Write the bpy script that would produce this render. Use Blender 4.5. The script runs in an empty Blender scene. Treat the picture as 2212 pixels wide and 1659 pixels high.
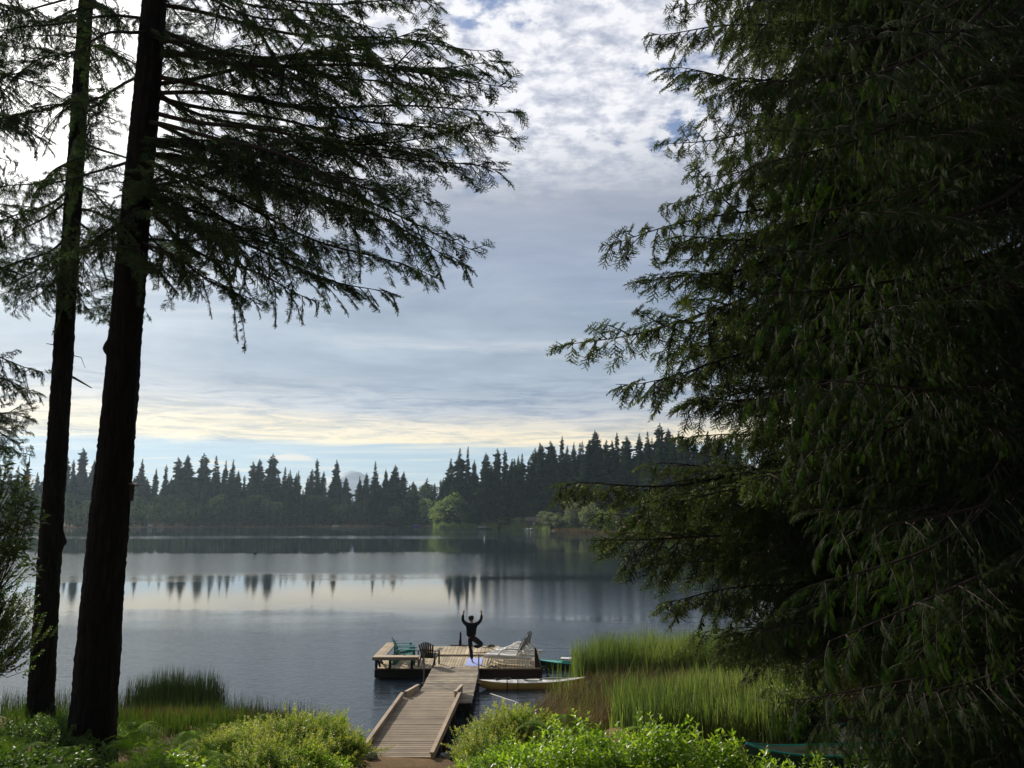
import bpy, math, random
import numpy as np
from mathutils import Vector, Matrix

sc = bpy.context.scene
COL = sc.collection
R = math.radians
# ------------------------------------------------------------------ camera, exposure
PITCH, HCAM, FPX = R(8.94), 6.15, 1784.0
cam_d = bpy.data.cameras.new('camera'); cam = bpy.data.objects.new('camera', cam_d); COL.objects.link(cam)
cam.location = (0, 0, HCAM); cam.rotation_euler = (R(90) + PITCH, 0, 0)
cam_d.sensor_width = 36; cam_d.lens = 36 * FPX / 2212; cam_d.clip_start = 0.1; cam_d.clip_end = 20000
sc.camera = cam
sc.view_settings.view_transform = 'Standard'; sc.view_settings.look = 'None'
sc.view_settings.exposure = 0.0; sc.view_settings.gamma = 1.0
sc.cycles.max_bounces = 6; sc.cycles.diffuse_bounces = 2; sc.cycles.glossy_bounces = 3
sc.cycles.transmission_bounces = 3; sc.cycles.volume_bounces = 0; sc.cycles.use_denoising = True

# ------------------------------------------------------------------ node expression helper
class X:
    def __init__(s, nt, k): s.nt, s.k = nt, k
    def _m(s, op, *a, clamp=False):
        n = s.nt.nodes.new('ShaderNodeMath'); n.operation = op; n.use_clamp = clamp
        for i, v in enumerate((s,) + a):
            if isinstance(v, X): s.nt.links.new(v.k, n.inputs[i])
            else: n.inputs[i].default_value = v
        return X(s.nt, n.outputs[0])
    def __add__(s, o): return s._m('ADD', o)
    def __radd__(s, o): return s._m('ADD', o)
    def __sub__(s, o): return s._m('SUBTRACT', o)
    def __mul__(s, o): return s._m('MULTIPLY', o)
    def __rmul__(s, o): return s._m('MULTIPLY', o)
    def __truediv__(s, o): return s._m('DIVIDE', o)
    def __pow__(s, o): return s._m('POWER', o)
    def max(s, o): return s._m('MAXIMUM', o)
    def min(s, o): return s._m('MINIMUM', o)
    def smooth(s, a, b):
        n = s.nt.nodes.new('ShaderNodeMapRange'); n.interpolation_type = 'SMOOTHSTEP'
        s.nt.links.new(s.k, n.inputs[0]); n.inputs[1].default_value = a; n.inputs[2].default_value = b
        return X(s.nt, n.outputs[0])
def comb(nt, x, y, z):
    n = nt.nodes.new('ShaderNodeCombineXYZ')
    for i, v in enumerate((x, y, z)):
        if isinstance(v, X): nt.links.new(v.k, n.inputs[i])
        else: n.inputs[i].default_value = v
    return n.outputs[0]
def sepx(nt, sock):
    n = nt.nodes.new('ShaderNodeSeparateXYZ'); nt.links.new(sock, n.inputs[0])
    return [X(nt, o) for o in n.outputs]
def noise(nt, vec, scale, detail=4, rough=.55, dist=0, lac=2.0):
    n = nt.nodes.new('ShaderNodeTexNoise'); n.inputs['Scale'].default_value = scale
    n.inputs['Detail'].default_value = detail; n.inputs['Roughness'].default_value = rough
    n.inputs['Distortion'].default_value = dist; n.inputs['Lacunarity'].default_value = lac
    if vec is not None: nt.links.new(vec, n.inputs['Vector'])
    return X(nt, n.outputs[0])
def mix(nt, f, a, b, kind='MIX'):
    n = nt.nodes.new('ShaderNodeMix'); n.data_type = 'RGBA'; n.blend_type = kind
    for sock, v in ((n.inputs[0], f), (n.inputs[6], a), (n.inputs[7], b)):
        if isinstance(v, X): nt.links.new(v.k, sock)
        elif isinstance(v, bpy.types.NodeSocket): nt.links.new(v, sock)
        elif isinstance(v, tuple): sock.default_value = v + (1,) if len(v) == 3 else v
        else: sock.default_value = v
    return n.outputs[2]
def ramp(nt, f, stops, interp='LINEAR'):
    n = nt.nodes.new('ShaderNodeValToRGB'); n.color_ramp.interpolation = interp
    el = n.color_ramp.elements
    while len(el) < len(stops): el.new(0.5)
    for e, (p, c) in zip(el, stops): e.position = p; e.color = tuple(c) + (1,) if len(c) == 3 else c
    nt.links.new(f.k, n.inputs[0]); return n.outputs[0]

# ------------------------------------------------------------------ sky and sun
SUN_AZ, SUN_EL = R(-36), R(25)
SDIR = Vector((math.sin(SUN_AZ) * math.cos(SUN_EL), math.cos(SUN_AZ) * math.cos(SUN_EL), math.sin(SUN_EL)))
def make_world():
    w = bpy.data.worlds.new('World'); sc.world = w; w.use_nodes = True
    nt = w.node_tree; nt.nodes.clear()
    out = nt.nodes.new('ShaderNodeOutputWorld'); bg = nt.nodes.new('ShaderNodeBackground')
    nt.links.new(bg.outputs[0], out.inputs[0])
    tc = nt.nodes.new('ShaderNodeTexCoord').outputs['Generated']
    nv = nt.nodes.new('ShaderNodeVectorMath'); nv.operation = 'NORMALIZE'; nt.links.new(tc, nv.inputs[0])
    dx, dy, dz = sepx(nt, nv.outputs[0])
    el = dz._m('ARCSINE') * 57.2958
    az = dx._m('ARCTAN2', dy) * 57.2958
    k = X(nt, (dz.max(0.0) + .07).k)
    P = comb(nt, dx / k, dy / k, 0.0)
    sky = nt.nodes.new('ShaderNodeTexSky'); sky.sky_type = 'NISHITA'; sky.sun_disc = False
    sky.sun_elevation = SUN_EL; sky.sun_rotation = SUN_AZ; sky.air_density = 1.0; sky.dust_density = 1.0
    clear = mix(nt, 1.0, sky.outputs[0], (.085, .085, .09), 'MULTIPLY')
    band = comb(nt, az * .035, el * .28, 1.7)
    n2 = noise(nt, band, 1.0, 6, .6)
    n1 = noise(nt, P, 4.2, 9, .6, .15)
    nS = noise(nt, comb(nt, dx / k * .55, dy / k, 5.0), 1.7, 9, .6, .9)
    cut = noise(nt, comb(nt, az * .02, 3.0, 0.0), 2.5, 2, .5)
    e2 = el + (n2 - .5) * 5.0 * el.smooth(3.5, 9.0) + (cut - .5) * 1.6 + (nS - .5) * 1.6
    e2 = e2 + (az + 22.0) * .030 * el.smooth(5.0, 8.0)
    st = [(0, (.54, .60, .60)), (2.2, (.50, .62, .68)), (3.9, (.44, .59, .68)), (4.5, (.50, .60, .66)), (5.0, (1.12, .90, .55)), (6.0, (1.0, .84, .60)),
          (7.3, (.56, .57, .60)), (10, (.37, .44, .54)), (13, (.33, .405, .515)), (18, (.30, .36, .495)),
          (22, (.36, .395, .49)), (26, (.50, .525, .60)), (29, (.62, .64, .73)), (36, (.66, .68, .78)), (60, (.45, .5, .62))]
    base = ramp(nt, e2 / 60.0, [(p / 60, c) for p, c in st])
    # thin wispy clouds low down, clear sky between the bands
    low = (el.smooth(0.5, 2.0) * (X(nt, el.k) * -1.0).smooth(-5.0, -3.6)) * nS.smooth(.50, .66)
    base = mix(nt, low * .75, base, (.86, .74, .60))
    # the small lens-shaped cloud
    lx = (az + 14.9) / 1.75; ly = (el - 3.75 + lx * lx * .25) / .30
    lens = ((lx * lx + ly * ly)._m('SQRT') * -1.0).smooth(-1.0, -.55)
    base = mix(nt, lens * .8, base, (.84, .76, .66))
    # soft large undulations of the cloud sheet
    und = noise(nt, P, 1.1, 6, .55, .3)
    base = mix(nt, el.smooth(5.5, 11.0), base, mix(nt, 1.0, base, ramp(nt, und, [(.3, (.70, .74, .80)), (.5, (1, 1, 1)), (.7, (1.38, 1.32, 1.22))]), 'MULTIPLY'))
    rag = noise(nt, comb(nt, az * .10, el * .9, 2.0), 2.0, 8, .68, .6)
    base = mix(nt, el.smooth(4.3, 5.2) * (X(nt, el.k) * -1.0).smooth(-10.5, -7.5), base, mix(nt, 1.0, base, ramp(nt, rag, [(.38, (.55, .62, .76)), (.55, (1, 1, 1)), (.7, (1.08, 1.06, 1.04))]), 'MULTIPLY'))
    # streaks
    base = mix(nt, 1.0, base, ramp(nt, nS, [(.25, (.80, .82, .86)), (.5, (1, 1, 1)), (.75, (1.0, 1.0, 1.0))]), 'MULTIPLY')
    lift = nS.smooth(.5, .72) * el.smooth(6.0, 9.0)
    base = mix(nt, lift * .42, base, (.78, .78, .80))
    # broken altocumulus overhead, deep blue in the gaps
    puff = noise(nt, P, 15.0, 7, .6, .1)
    hi = el + (n2 - .5) * 6.0
    m = X(nt, hi.k).smooth(19.5, 27.0)
    white = ramp(nt, puff, [(.34, (.40, .44, .56)), (.46, (.66, .68, .77)), (.58, (.97, .97, 1.0))])
    gap = (n1 + (puff - .5) * .55)
    cover = gap.smooth(.29, .42)
    topc = mix(nt, cover, mix(nt, .55, clear, (.10, .22, .55)), white)
    base = mix(nt, m * .92, base, topc)
    # sky dimmed away from the sun, mainly behind the camera, to darken near trees
    sd = dx * SDIR.x + dy * SDIR.y + dz * SDIR.z
    away = sd.smooth(-.25, .75)
    base = mix(nt, away, mix(nt, .5, mix(nt, 1.0, base, (.10, .11, .13), 'MULTIPLY'), mix(nt, 1.0, clear, (.45, .45, .45), 'MULTIPLY')), base)
    g = sd.max(0.0)
    gl = g ** 120.0 * 1.4 + g ** 34.0 * .45 + g ** 9.0 * .08
    add = mix(nt, 1.0, base, mix(nt, gl, (0, 0, 0), (1, .93, .80)), 'ADD')
    nt.links.new(add, bg.inputs[0]); bg.inputs[1].default_value = 1.0
make_world()
sl = bpy.data.lights.new('sun', 'SUN'); sl.energy = 5.0; sl.angle = R(.6); sl.color = (1, .90, .76)
so = bpy.data.objects.new('sun', sl); COL.objects.link(so); so.rotation_mode = 'QUATERNION'
so.rotation_quaternion = SDIR.to_track_quat('Z', 'Y')

# ------------------------------------------------------------------ picture measurements -> places in the world
CP, SP = math.cos(PITCH), math.sin(PITCH)
def ray(px, py):
    u = (829.5 - py) / FPX; r = (px - 1106) / FPX
    return (r, CP - u * SP, SP + u * CP)
def at(px, py, y):                 # point seen at (px,py) standing y metres ahead
    d = ray(px, py); t = y / d[1]; return Vector((d[0] * t, y, HCAM + d[2] * t))
def on(px, py, z=0.0):             # point seen at (px,py) at height z
    d = ray(px, py); t = (z - HCAM) / d[2]; return Vector((d[0] * t, d[1] * t, z))

# ------------------------------------------------------------------ scene object helpers
def tag(o, label=None, cat=None, group=None, kind=None):
    if label: o['label'] = label
    if cat: o['category'] = cat
    if group: o['group'] = group
    if kind: o['kind'] = kind
    return o
def empty(name, loc, label, cat, group=None, rz=0):
    o = bpy.data.objects.new(name, None); COL.objects.link(o); o.empty_display_size = .2
    o.location = loc; o.rotation_euler = (0, 0, rz)
    return tag(o, label, cat, group)
class G:
    """collects verts / faces (numpy) and links them as one mesh object"""
    def __init__(s): s.v = []; s.f = {3: [], 4: []}; s.m = {3: [], 4: []}; s.t = []; s.n = 0
    def add(s, v, f, mat=0, tone=.5):
        v = np.asarray(v, float).reshape(-1, 3); f = np.asarray(f, int); k = f.shape[1]
        s.f[k].append(f + s.n); s.m[k].append(np.full(len(f), mat)); s.v.append(v)
        t = np.asarray(tone, float); s.t.append(np.broadcast_to(t, (len(v),)).copy() if t.ndim == 0 else t)
        s.n += len(v)
    def inst(s, tv, tf, M, T, tone, mat=0, tt=None):
        M = np.asarray(M); T = np.asarray(T); n = len(T); k = len(tv)
        if n == 0: return
        v = np.einsum('nij,kj->nki', M, tv) + T[:, None, :]
        f = (tf[None] + (np.arange(n) * k)[:, None, None]).reshape(-1, tf.shape[1])
        t = np.repeat(tone, k) if tt is None else (np.asarray(tone)[:, None] * 0 + np.asarray(tone)[:, None] + tt[None]).ravel()
        s.add(v.reshape(-1, 3), f, mat, t)
    def mesh(s, name, mats, smooth=False):
        me = bpy.data.meshes.new(name)
        v = np.concatenate(s.v).astype(np.float32)
        F3 = np.concatenate(s.f[3]) if s.f[3] else np.zeros((0, 3), int)
        F4 = np.concatenate(s.f[4]) if s.f[4] else np.zeros((0, 4), int)
        me.vertices.add(len(v)); me.vertices.foreach_set('co', v.ravel())
        nl = F3.size + F4.size; me.loops.add(nl)
        me.loops.foreach_set('vertex_index', np.concatenate([F3.ravel(), F4.ravel()]).astype(np.int32))
        nf = len(F3) + len(F4); me.polygons.add(nf)
        st = np.concatenate([np.arange(len(F3)) * 3, F3.size + np.arange(len(F4)) * 4]).astype(np.int32)
        me.polygons.foreach_set('loop_start', st)
        mi = np.concatenate((s.m[3] or [np.zeros(0)]) + (s.m[4] or [np.zeros(0)])).astype(np.int32)
        me.polygons.foreach_set('material_index', mi)
        me.polygons.foreach_set('use_smooth', np.full(nf, bool(smooth)))
        a = me.attributes.new('tone', 'FLOAT', 'POINT'); a.data.foreach_set('value', np.concatenate(s.t).astype(np.float32))
        for m in (mats if isinstance(mats, (list, tuple)) else [mats]): me.materials.append(m)
        me.update(calc_edges=True)
        return me
    def build(s, name, mats, parent=None, smooth=False):
        o = bpy.data.objects.new(name, s.mesh(name, mats, smooth)); COL.objects.link(o)
        if parent is not None: o.parent = parent
        return o
BOXF = np.array([[0, 3, 2, 1], [4, 5, 6, 7], [0, 1, 5, 4], [1, 2, 6, 5], [2, 3, 7, 6], [3, 0, 4, 7]])
def box(g, lo, hi, mat=0, tone=.5, M=None):
    x0, y0, z0 = lo; x1, y1, z1 = hi
    v = np.array([[x0, y0, z0], [x1, y0, z0], [x1, y1, z0], [x0, y1, z0], [x0, y0, z1], [x1, y0, z1], [x1, y1, z1], [x0, y1, z1]], float)
    if M is not None: v = np.array([tuple(M @ Vector(p)) for p in v])
    g.add(v, BOXF, mat, tone)
def bar(g, a, b, w, h, mat=0, tone=.5):        # rectangular bar from a to b
    a, b = Vector(a), Vector(b); d = b - a; L = d.length; d.normalize()
    up = Vector((0, 0, 1)) if abs(d.z) < .95 else Vector((0, 1, 0))
    s_ = d.cross(up).normalized(); u = s_.cross(d)
    M = Matrix((d, s_, u)).transposed().to_4x4(); M.translation = a
    box(g, (0, -w / 2, -h / 2), (L, w / 2, h / 2), mat, tone, M)
def tube(g, pts, rad, n=8, mat=0, tone=.5, cap=True):
    pts = np.array([tuple(p) for p in pts], float); m = len(pts)
    rad = np.broadcast_to(np.asarray(rad, float), (m,))
    T = np.gradient(pts, axis=0); T /= np.linalg.norm(T, axis=1)[:, None] + 1e-9
    up = np.array([0, 0, 1.]) if abs(T[0][2]) < .9 else np.array([0, 1., 0])
    A = np.cross(T, up); A /= np.linalg.norm(A, axis=1)[:, None] + 1e-9; B = np.cross(A, T)
    th = np.arange(n) / n * 2 * np.pi
    v = pts[:, None] + rad[:, None, None] * (A[:, None] * np.cos(th)[None, :, None] + B[:, None] * np.sin(th)[None, :, None])
    i = np.arange(m - 1)[:, None] * n; j = np.arange(n)[None]; j2 = (j + 1) % n
    f = np.stack([i + j, i + j2, i + n + j2, i + n + j], -1).reshape(-1, 4)
    v = v.reshape(-1, 3); g.add(v, f, mat, tone)
    if cap:
        for r0, c in ((0, pts[0]), ((m - 1) * n, pts[-1])):
            vv = np.vstack([v[r0:r0 + n], c]); ff = [[q, (q + 1) % n, n] for q in range(n)]
            g.add(vv, ff, mat, tone)
def frames(D, U):                              # (n,3,3) matrices whose columns are X=D, Y, Z~U
    D = D / (np.linalg.norm(D, axis=1)[:, None] + 1e-9)
    Y = np.cross(U, D); ln = np.linalg.norm(Y, axis=1)[:, None]; Y = Y / (ln + 1e-9)
    Z = np.cross(D, Y); return np.stack([D, Y, Z], -1)
def rnd_unit(rs, n):
    v = rs.normal(size=(n, 3)); return v / np.linalg.norm(v, axis=1)[:, None]
def copy_tree(o, parent=None):
    c = o.copy(); COL.objects.link(c)
    if parent is not None: c.parent = parent
    for ch in list(o.children): copy_tree(ch, c)
    return c

# ------------------------------------------------------------------ materials
def newmat(name):
    m = bpy.data.materials.new(name); m.use_nodes = True; nt = m.node_tree; nt.nodes.clear()
    out = nt.nodes.new('ShaderNodeOutputMaterial'); return m, nt, out
def tone_attr(nt):
    a = nt.nodes.new('ShaderNodeAttribute'); a.attribute_name = 'tone'; return X(nt, a.outputs['Fac'])
def bsdf(nt, col, rough, spec=.5, metal=0):
    b = nt.nodes.new('ShaderNodeBsdfPrincipled')
    if isinstance(col, bpy.types.NodeSocket): nt.links.new(col, b.inputs['Base Color'])
    else: b.inputs['Base Color'].default_value = tuple(col) + (1,)
    if isinstance(rough, X): nt.links.new(rough.k, b.inputs['Roughness'])
    else: b.inputs['Roughness'].default_value = rough
    b.inputs['Specular IOR Level'].default_value = spec; b.inputs['Metallic'].default_value = metal
    return b
def bump(nt, h, dist, b, strength=1.0):
    n = nt.nodes.new('ShaderNodeBump'); n.inputs['Distance'].default_value = dist; n.inputs['Strength'].default_value = strength
    nt.links.new(h.k, n.inputs['Height']); nt.links.new(n.outputs[0], b.inputs['Normal']); return n
def objco(nt): return nt.nodes.new('ShaderNodeTexCoord').outputs['Object']
def leafmat(name, c0, c1, c2, trans=.4, rough=.5, spec=.35, tcol=1.6):
    m, nt, out = newmat(name)
    t = tone_attr(nt)
    col = ramp(nt, t, [(0, c0), (.5, c1), (1, c2)])
    b = bsdf(nt, col, rough, spec)
    tr = nt.nodes.new('ShaderNodeBsdfTranslucent')
    nt.links.new(mix(nt, 1.0, col, (tcol * 1.1, tcol * 1.2, tcol * .55), 'MULTIPLY'), tr.inputs[0])
    mx = nt.nodes.new('ShaderNodeMixShader'); mx.inputs[0].default_value = trans
    nt.links.new(b.outputs[0], mx.inputs[1]); nt.links.new(tr.outputs[0], mx.inputs[2]); nt.links.new(mx.outputs[0], out.inputs[0])
    return m
def plain(name, col, rough=.6, spec=.4, var=.15, nscale=6, bmp=0, metal=0):
    m, nt, out = newmat(name); co = objco(nt)
    n = noise(nt, co, nscale, 5, .6)
    c = mix(nt, 1.0, tuple(col), ramp(nt, n, [(.25, (1 - var,) * 3), (.75, (1 + var,) * 3)]), 'MULTIPLY')
    b = bsdf(nt, c, rough, spec, metal)
    if bmp: bump(nt, n, bmp, b)
    nt.links.new(b.outputs[0], out.inputs[0]); return m
def wood(name, c0, c1, axis=1, rough=.75, stain=.35, spec=.3):
    m, nt, out = newmat(name); co = objco(nt); x, y, z = sepx(nt, co)
    t = tone_attr(nt)
    s = [14.0, 14.0, 14.0]; s[axis] = .9
    v = comb(nt, x * s[0] + t * 17.0, y * s[1] + t * 9.0, z * s[2])
    gr = noise(nt, v, 1.6, 6, .65)
    col = mix(nt, (t * .85 + gr * .7 - .28), tuple(c0), tuple(c1))
    blot = noise(nt, co, 1.3, 5, .65)
    col = mix(nt, 1.0, col, ramp(nt, blot, [(.35, (1 - stain,) * 3), (.62, (1.05, 1.05, 1.05))]), 'MULTIPLY')
    b = bsdf(nt, col, rough, spec); bump(nt, gr, .006, b)
    nt.links.new(b.outputs[0], out.inputs[0]); return m

M = {}
M['deck'] = wood('weathered_decking', (.38, .31, .20), (.66, .55, .36), 1)
M['pier'] = wood('grey_pier_boards', (.20, .165, .12), (.44, .37, .27), 0, stain=.6)
M['ramp'] = wood('ramp_boards', (.19, .150, .105), (.38, .30, .21), 0, stain=.3)
M['rail'] = wood('rail_timber', (.34, .26, .18), (.52, .41, .29), 1, stain=.3)
M['beam'] = wood('dark_timber', (.035, .025, .02), (.07, .05, .04), 0, stain=.4)  # near-black brown timber with slight blotches
M['bench'] = wood('bench_timber', (.42, .32, .22), (.62, .50, .35), 0, stain=.3)
M['teal'] = plain('teal_plastic', (.02, .21, .19), .38, .5, .12, 3)
M['darkchair'] = plain('dark_brown_plastic', (.045, .04, .03), .45, .5, .2, 4)
M['white'] = plain('white_plastic', (.85, .84, .80), .35, .5, .06, 4)
M['metal'] = plain('grey_steel_pipe', (.16, .15, .14), .5, .5, .3, 9)
M['black'] = plain('black_rubber', (.015, .015, .016), .6, .4, .2, 8)
M['mat'] = plain('lavender_foam', (.36, .43, .80), .8, .2, .04, 6)
M['rope'] = plain('rope', (.12, .10, .07), .9, .1, .2, 30)
M['cloth_black'] = plain('black_knit', (.010, .011, .013), .9, .15, .2, 25)
M['cloth_dark'] = plain('dark_trousers', (.020, .019, .022), .9, .15, .25, 12)
M['skin'] = plain('skin', (.46, .26, .18), .5, .4, .08, 12)
M['hair'] = plain('brown_hair', (.035, .022, .015), .7, .3, .3, 40)
M['kayakwhite'] = plain('white_gelcoat', (.86, .84, .76), .25, .5, .05, 2)
M['kayakcream'] = plain('cream_hull', (.95, .60, .15), .3, .5, .1, 2)
M['kayakdeck'] = plain('grey_hatch', (.30, .31, .25), .5, .4, .1, 3)
M['kayakteal'] = plain('turquoise_hull', (.04, .42, .36), .3, .5, .08, 2)
M['kayakgreen'] = plain('dark_green_hull', (.01, .075, .055), .3, .5, .1, 2)
M['bluefloat'] = plain('blue_plastic', (.04, .12, .6), .4, .5, .1, 3)
M['rust'] = plain('rusty_steel', (.10, .05, .03), .8, .3, .3, 9)
M['stone'] = plain('grey_rock', (.25, .24, .22), .9, .2, .3, 3, .02)
M['roof'] = plain('shed_roof', (.13, .11, .10), .8, .2, .15, 3)
M['siding'] = plain('shed_siding', (.22, .17, .12), .8, .2, .15, 3)
M['twig'] = plain('twig_bark', (.045, .035, .028), .9, .15, .3, 20)
M['cone'] = plain('fir_cone', (.06, .035, .02), .8, .2, .2, 20)
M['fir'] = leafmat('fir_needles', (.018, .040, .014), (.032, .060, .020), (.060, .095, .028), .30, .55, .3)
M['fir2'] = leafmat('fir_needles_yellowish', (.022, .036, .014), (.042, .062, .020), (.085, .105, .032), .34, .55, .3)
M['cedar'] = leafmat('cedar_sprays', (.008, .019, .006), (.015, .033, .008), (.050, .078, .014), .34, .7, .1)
M['farfir'] = leafmat('far_fir_foliage', (.010, .027, .013), (.022, .048, .020), (.055, .092, .034), .2, .8, .1)
M['farleaf'] = leafmat('far_broadleaf', (.12, .165, .07), (.20, .255, .11), (.29, .34, .17), .25, .7, .15)
M['fardark'] = leafmat('far_dark_broadleaf', (.03, .05, .02), (.05, .08, .03), (.08, .12, .04), .2, .7, .15)
M['farwillow'] = leafmat('far_willow', (.12, .15, .08), (.20, .23, .13), (.30, .32, .20), .25, .7, .15)
M['salal'] = leafmat('salal_leaves', (.09, .16, .015), (.17, .28, .025), (.32, .40, .06), .45, .40, .45)
M['huck'] = leafmat('huckleberry_leaves', (.08, .14, .02), (.15, .235, .035), (.30, .30, .08), .42, .45, .35)
M['fern'] = leafmat('fern_fronds', (.08, .16, .02), (.15, .25, .03), (.30, .36, .07), .42, .75, .12)
M['rhodo'] = leafmat('broad_leaves_shade_dark', (.025, .055, .010), (.048, .092, .016), (.09, .14, .03), .35, .5, .25)  # also for bushes in dark corners: their shade is put into the colour
M['orange'] = leafmat('withered_orange_leaves', (.30, .13, .02), (.45, .20, .03), (.55, .28, .05), .4, .5, .3)
M['reed'] = leafmat('green_reed', (.055, .085, .03), (.10, .15, .045), (.22, .25, .10), .36, .5, .3)
M['reeddark'] = leafmat('dark_bulrush', (.015, .028, .010), (.026, .045, .015), (.05, .07, .022), .18, .5, .3)
M['grass'] = leafmat('bank_grass', (.03, .06, .012), (.06, .10, .02), (.14, .15, .05), .3, .6, .2)
M['sedge'] = leafmat('brown_sedge', (.045, .030, .016), (.12, .080, .042), (.30, .22, .11), .25, .7, .2, 1.0)
M['cattail'] = plain('seed_head', (.6, .5, .36), .9, .1, .15, 30)

def barkmat():
    m, nt, out = newmat('furrowed_bark'); co = objco(nt); x, y, z = sepx(nt, co)
    v = comb(nt, x * 9.0, y * 9.0, z * 1.6)
    n = noise(nt, v, 1.5, 8, .7, .6)
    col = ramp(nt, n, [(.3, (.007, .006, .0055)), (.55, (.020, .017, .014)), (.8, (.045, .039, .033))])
    b = bsdf(nt, col, .95, .1); bump(nt, n, .05, b); nt.links.new(b.outputs[0], out.inputs[0]); return m
M['bark'] = barkmat()
def groundmat():
    m, nt, out = newmat('shore_ground'); co = objco(nt)
    n = noise(nt, co, .5, 8, .65); n2 = noise(nt, co, 14, 5, .7)
    col = ramp(nt, n * .6 + n2 * .4, [(.3, (.05, .035, .02)), (.5, (.17, .11, .055)), (.7, (.30, .20, .095))])
    b = bsdf(nt, col, .95, .1); bump(nt, n2, .03, b); nt.links.new(b.outputs[0], out.inputs[0]); return m
M['ground'] = groundmat()
def watermat():
    m, nt, out = newmat('lake_water'); co = objco(nt); x, y, z = sepx(nt, co)
    b = bsdf(nt, (.022, .034, .046), .03, .5); b.inputs['IOR'].default_value = 1.333
    big = noise(nt, comb(nt, x * .012, y * .05, 0.0), 1.0, 3, .55)
    yy = y + (big - .5) * 26.0
    r = ramp(nt, (yy + (noise(nt, comb(nt, x * .05, y * .12, 7.0), 1.0, 4, .6) - .5) * 22.0) / 440.0, [(0, (1.0,) * 3), (42 / 440, (.8,) * 3), (54 / 440, (.045,) * 3), (80 / 440, (.04,) * 3), (92 / 440, (.75,) * 3), (128 / 440, (.7,) * 3),
        (142 / 440, (.07,) * 3), (207 / 440, (.06,) * 3), (216 / 440, (1.0,) * 3), (232 / 440, (1.0,) * 3), (246 / 440, (.15,) * 3), (300 / 440, (.2,) * 3), (330 / 440, (1.0,) * 3), (400 / 440, (.9,) * 3)])
    rp = sepx(nt, r)[0]
    rat = x / y.max(1.0)
    rp = rp * (rat.smooth(-.075, -.01) * y.smooth(74, 90) * (y * -1.0).smooth(-150, -132) * -.6 + 1.0)
    rp = rp + rat.smooth(-.06, .0) * (y * -1.0).smooth(-84, -76) * y.smooth(48, 56) * .22
    w1 = noise(nt, comb(nt, x * 1.0, y * 1.5, 0.0), 6.0, 3, .6)
    w2 = noise(nt, comb(nt, x * .35, y * .9, 4.0), 3.0, 2, .5)
    h = (w1 * .6 + w2) * rp
    bump(nt, h, .028, b)
    nt.links.new((rp * .045 + .002).k, b.inputs['Roughness'])
    nt.links.new(b.outputs[0], out.inputs[0]); return m
M['water'] = watermat()

# ------------------------------------------------------------------ terrain: one sheet, lake basin, both shores
_rs = np.random.RandomState(5)
_ph = _rs.uniform(0, 6.28, (8, 3)); _fr = [.11, .23, .4, .9, .031, .017, 1.7, .06]
def wob(x, y, i): return np.sin(x * _fr[i] + _ph[i, 0]) * np.cos(y * _fr[i] * .9 + _ph[i, 1])
def near_y(x):                      # near shoreline
    return np.interp(x, [-400, -60, -25, -12, -7, -3.2, -1, 1.2, 3, 6, 12, 25, 60, 400],
                     [-260, 10, 26, 26.5, 25.5, 21.6, 21.4, 22.5, 26.5, 28, 31, 38, 44, 60])
def far_r(az):                      # far shoreline distance for an azimuth in degrees
    return np.interp(az, [-180, -100, -70, -50, -33, -14, -7.2, -5.6, -5.0, -1, 2, 6, 10, 14, 22, 40, 70, 100, 180],
                     [900, 420, 390, 410, 418, 424, 422, 415, 372, 345, 318, 272, 235, 205, 175, 150, 150, 300, 900])
def ground_z(x, y):
    x = np.asarray(x, float); y = np.asarray(y, float)
    s = near_y(x) - y
    prof = np.interp(y, [-300, -60, -20, 0, 6, 12, 19, 40], [26, 11, 7.4, 4.45, 2.5, 1.35, .93, .9])
    t = np.clip(s / np.interp(x, [-4.2, -3.4, -1.4, -.6], [4.5, 2.8, 2.8, 4.5]), 0, 1); t = t * t * (3 - 2 * t)
    near = np.where(s > 0, .03 + t * (prof - .03) + .05 * wob(x, y, 3) * t, np.maximum(.03 + .22 * s, -1.2))
    r = np.hypot(x, y); az = np.degrees(np.arctan2(x, y)); s2 = r - far_r(az)
    hill = np.interp(az, [-40, -8, 0, 6, 15, 30], [5, 4, 6, 11, 14, 14])
    far = np.where(s2 > 0, .1 + np.clip(s2 / 6, 0, 1) * .8 + np.clip((s2 - 12) / 120, 0, 1) ** .8 * hill + .4 * wob(x, y, 0), np.maximum(.1 + .12 * s2, -1.2))
    return np.maximum(near, far)
def gz(x, y): return float(ground_z(x, y))
def make_terrain():
    az = np.radians(np.concatenate([np.arange(-45, 45, .6), np.arange(45, 315, 3.0)]))
    rr = np.concatenate([np.arange(0.3, 36, .45), np.geomspace(36.5, 130, 40), np.arange(133, 460, 3.0), np.geomspace(465, 2900, 26)])
    A, Q = np.meshgrid(az, rr, indexing='ij'); x = Q * np.sin(A); y = Q * np.cos(A)
    v = np.stack([x, y, ground_z(x, y)], -1).reshape(-1, 3)
    na, nr = A.shape; i = np.arange(na)[:, None]; j = np.arange(nr - 1)[None]; i2 = (i + 1) % na
    f = np.stack([i * nr + j, i * nr + j + 1, i2 * nr + j + 1, i2 * nr + j], -1).reshape(-1, 4)
    g = G(); g.add(v, f)
    c = np.vstack([v[np.arange(na) * nr], [[0, 0, gz(0, 0)]]])
    g.add(c, [[q, (q + 1) % na, na] for q in range(na)])
    tag(g.build('ground', M['ground'], smooth=True), 'sandy brown lake shore and wooded banks', kind='structure')
make_terrain()
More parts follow.
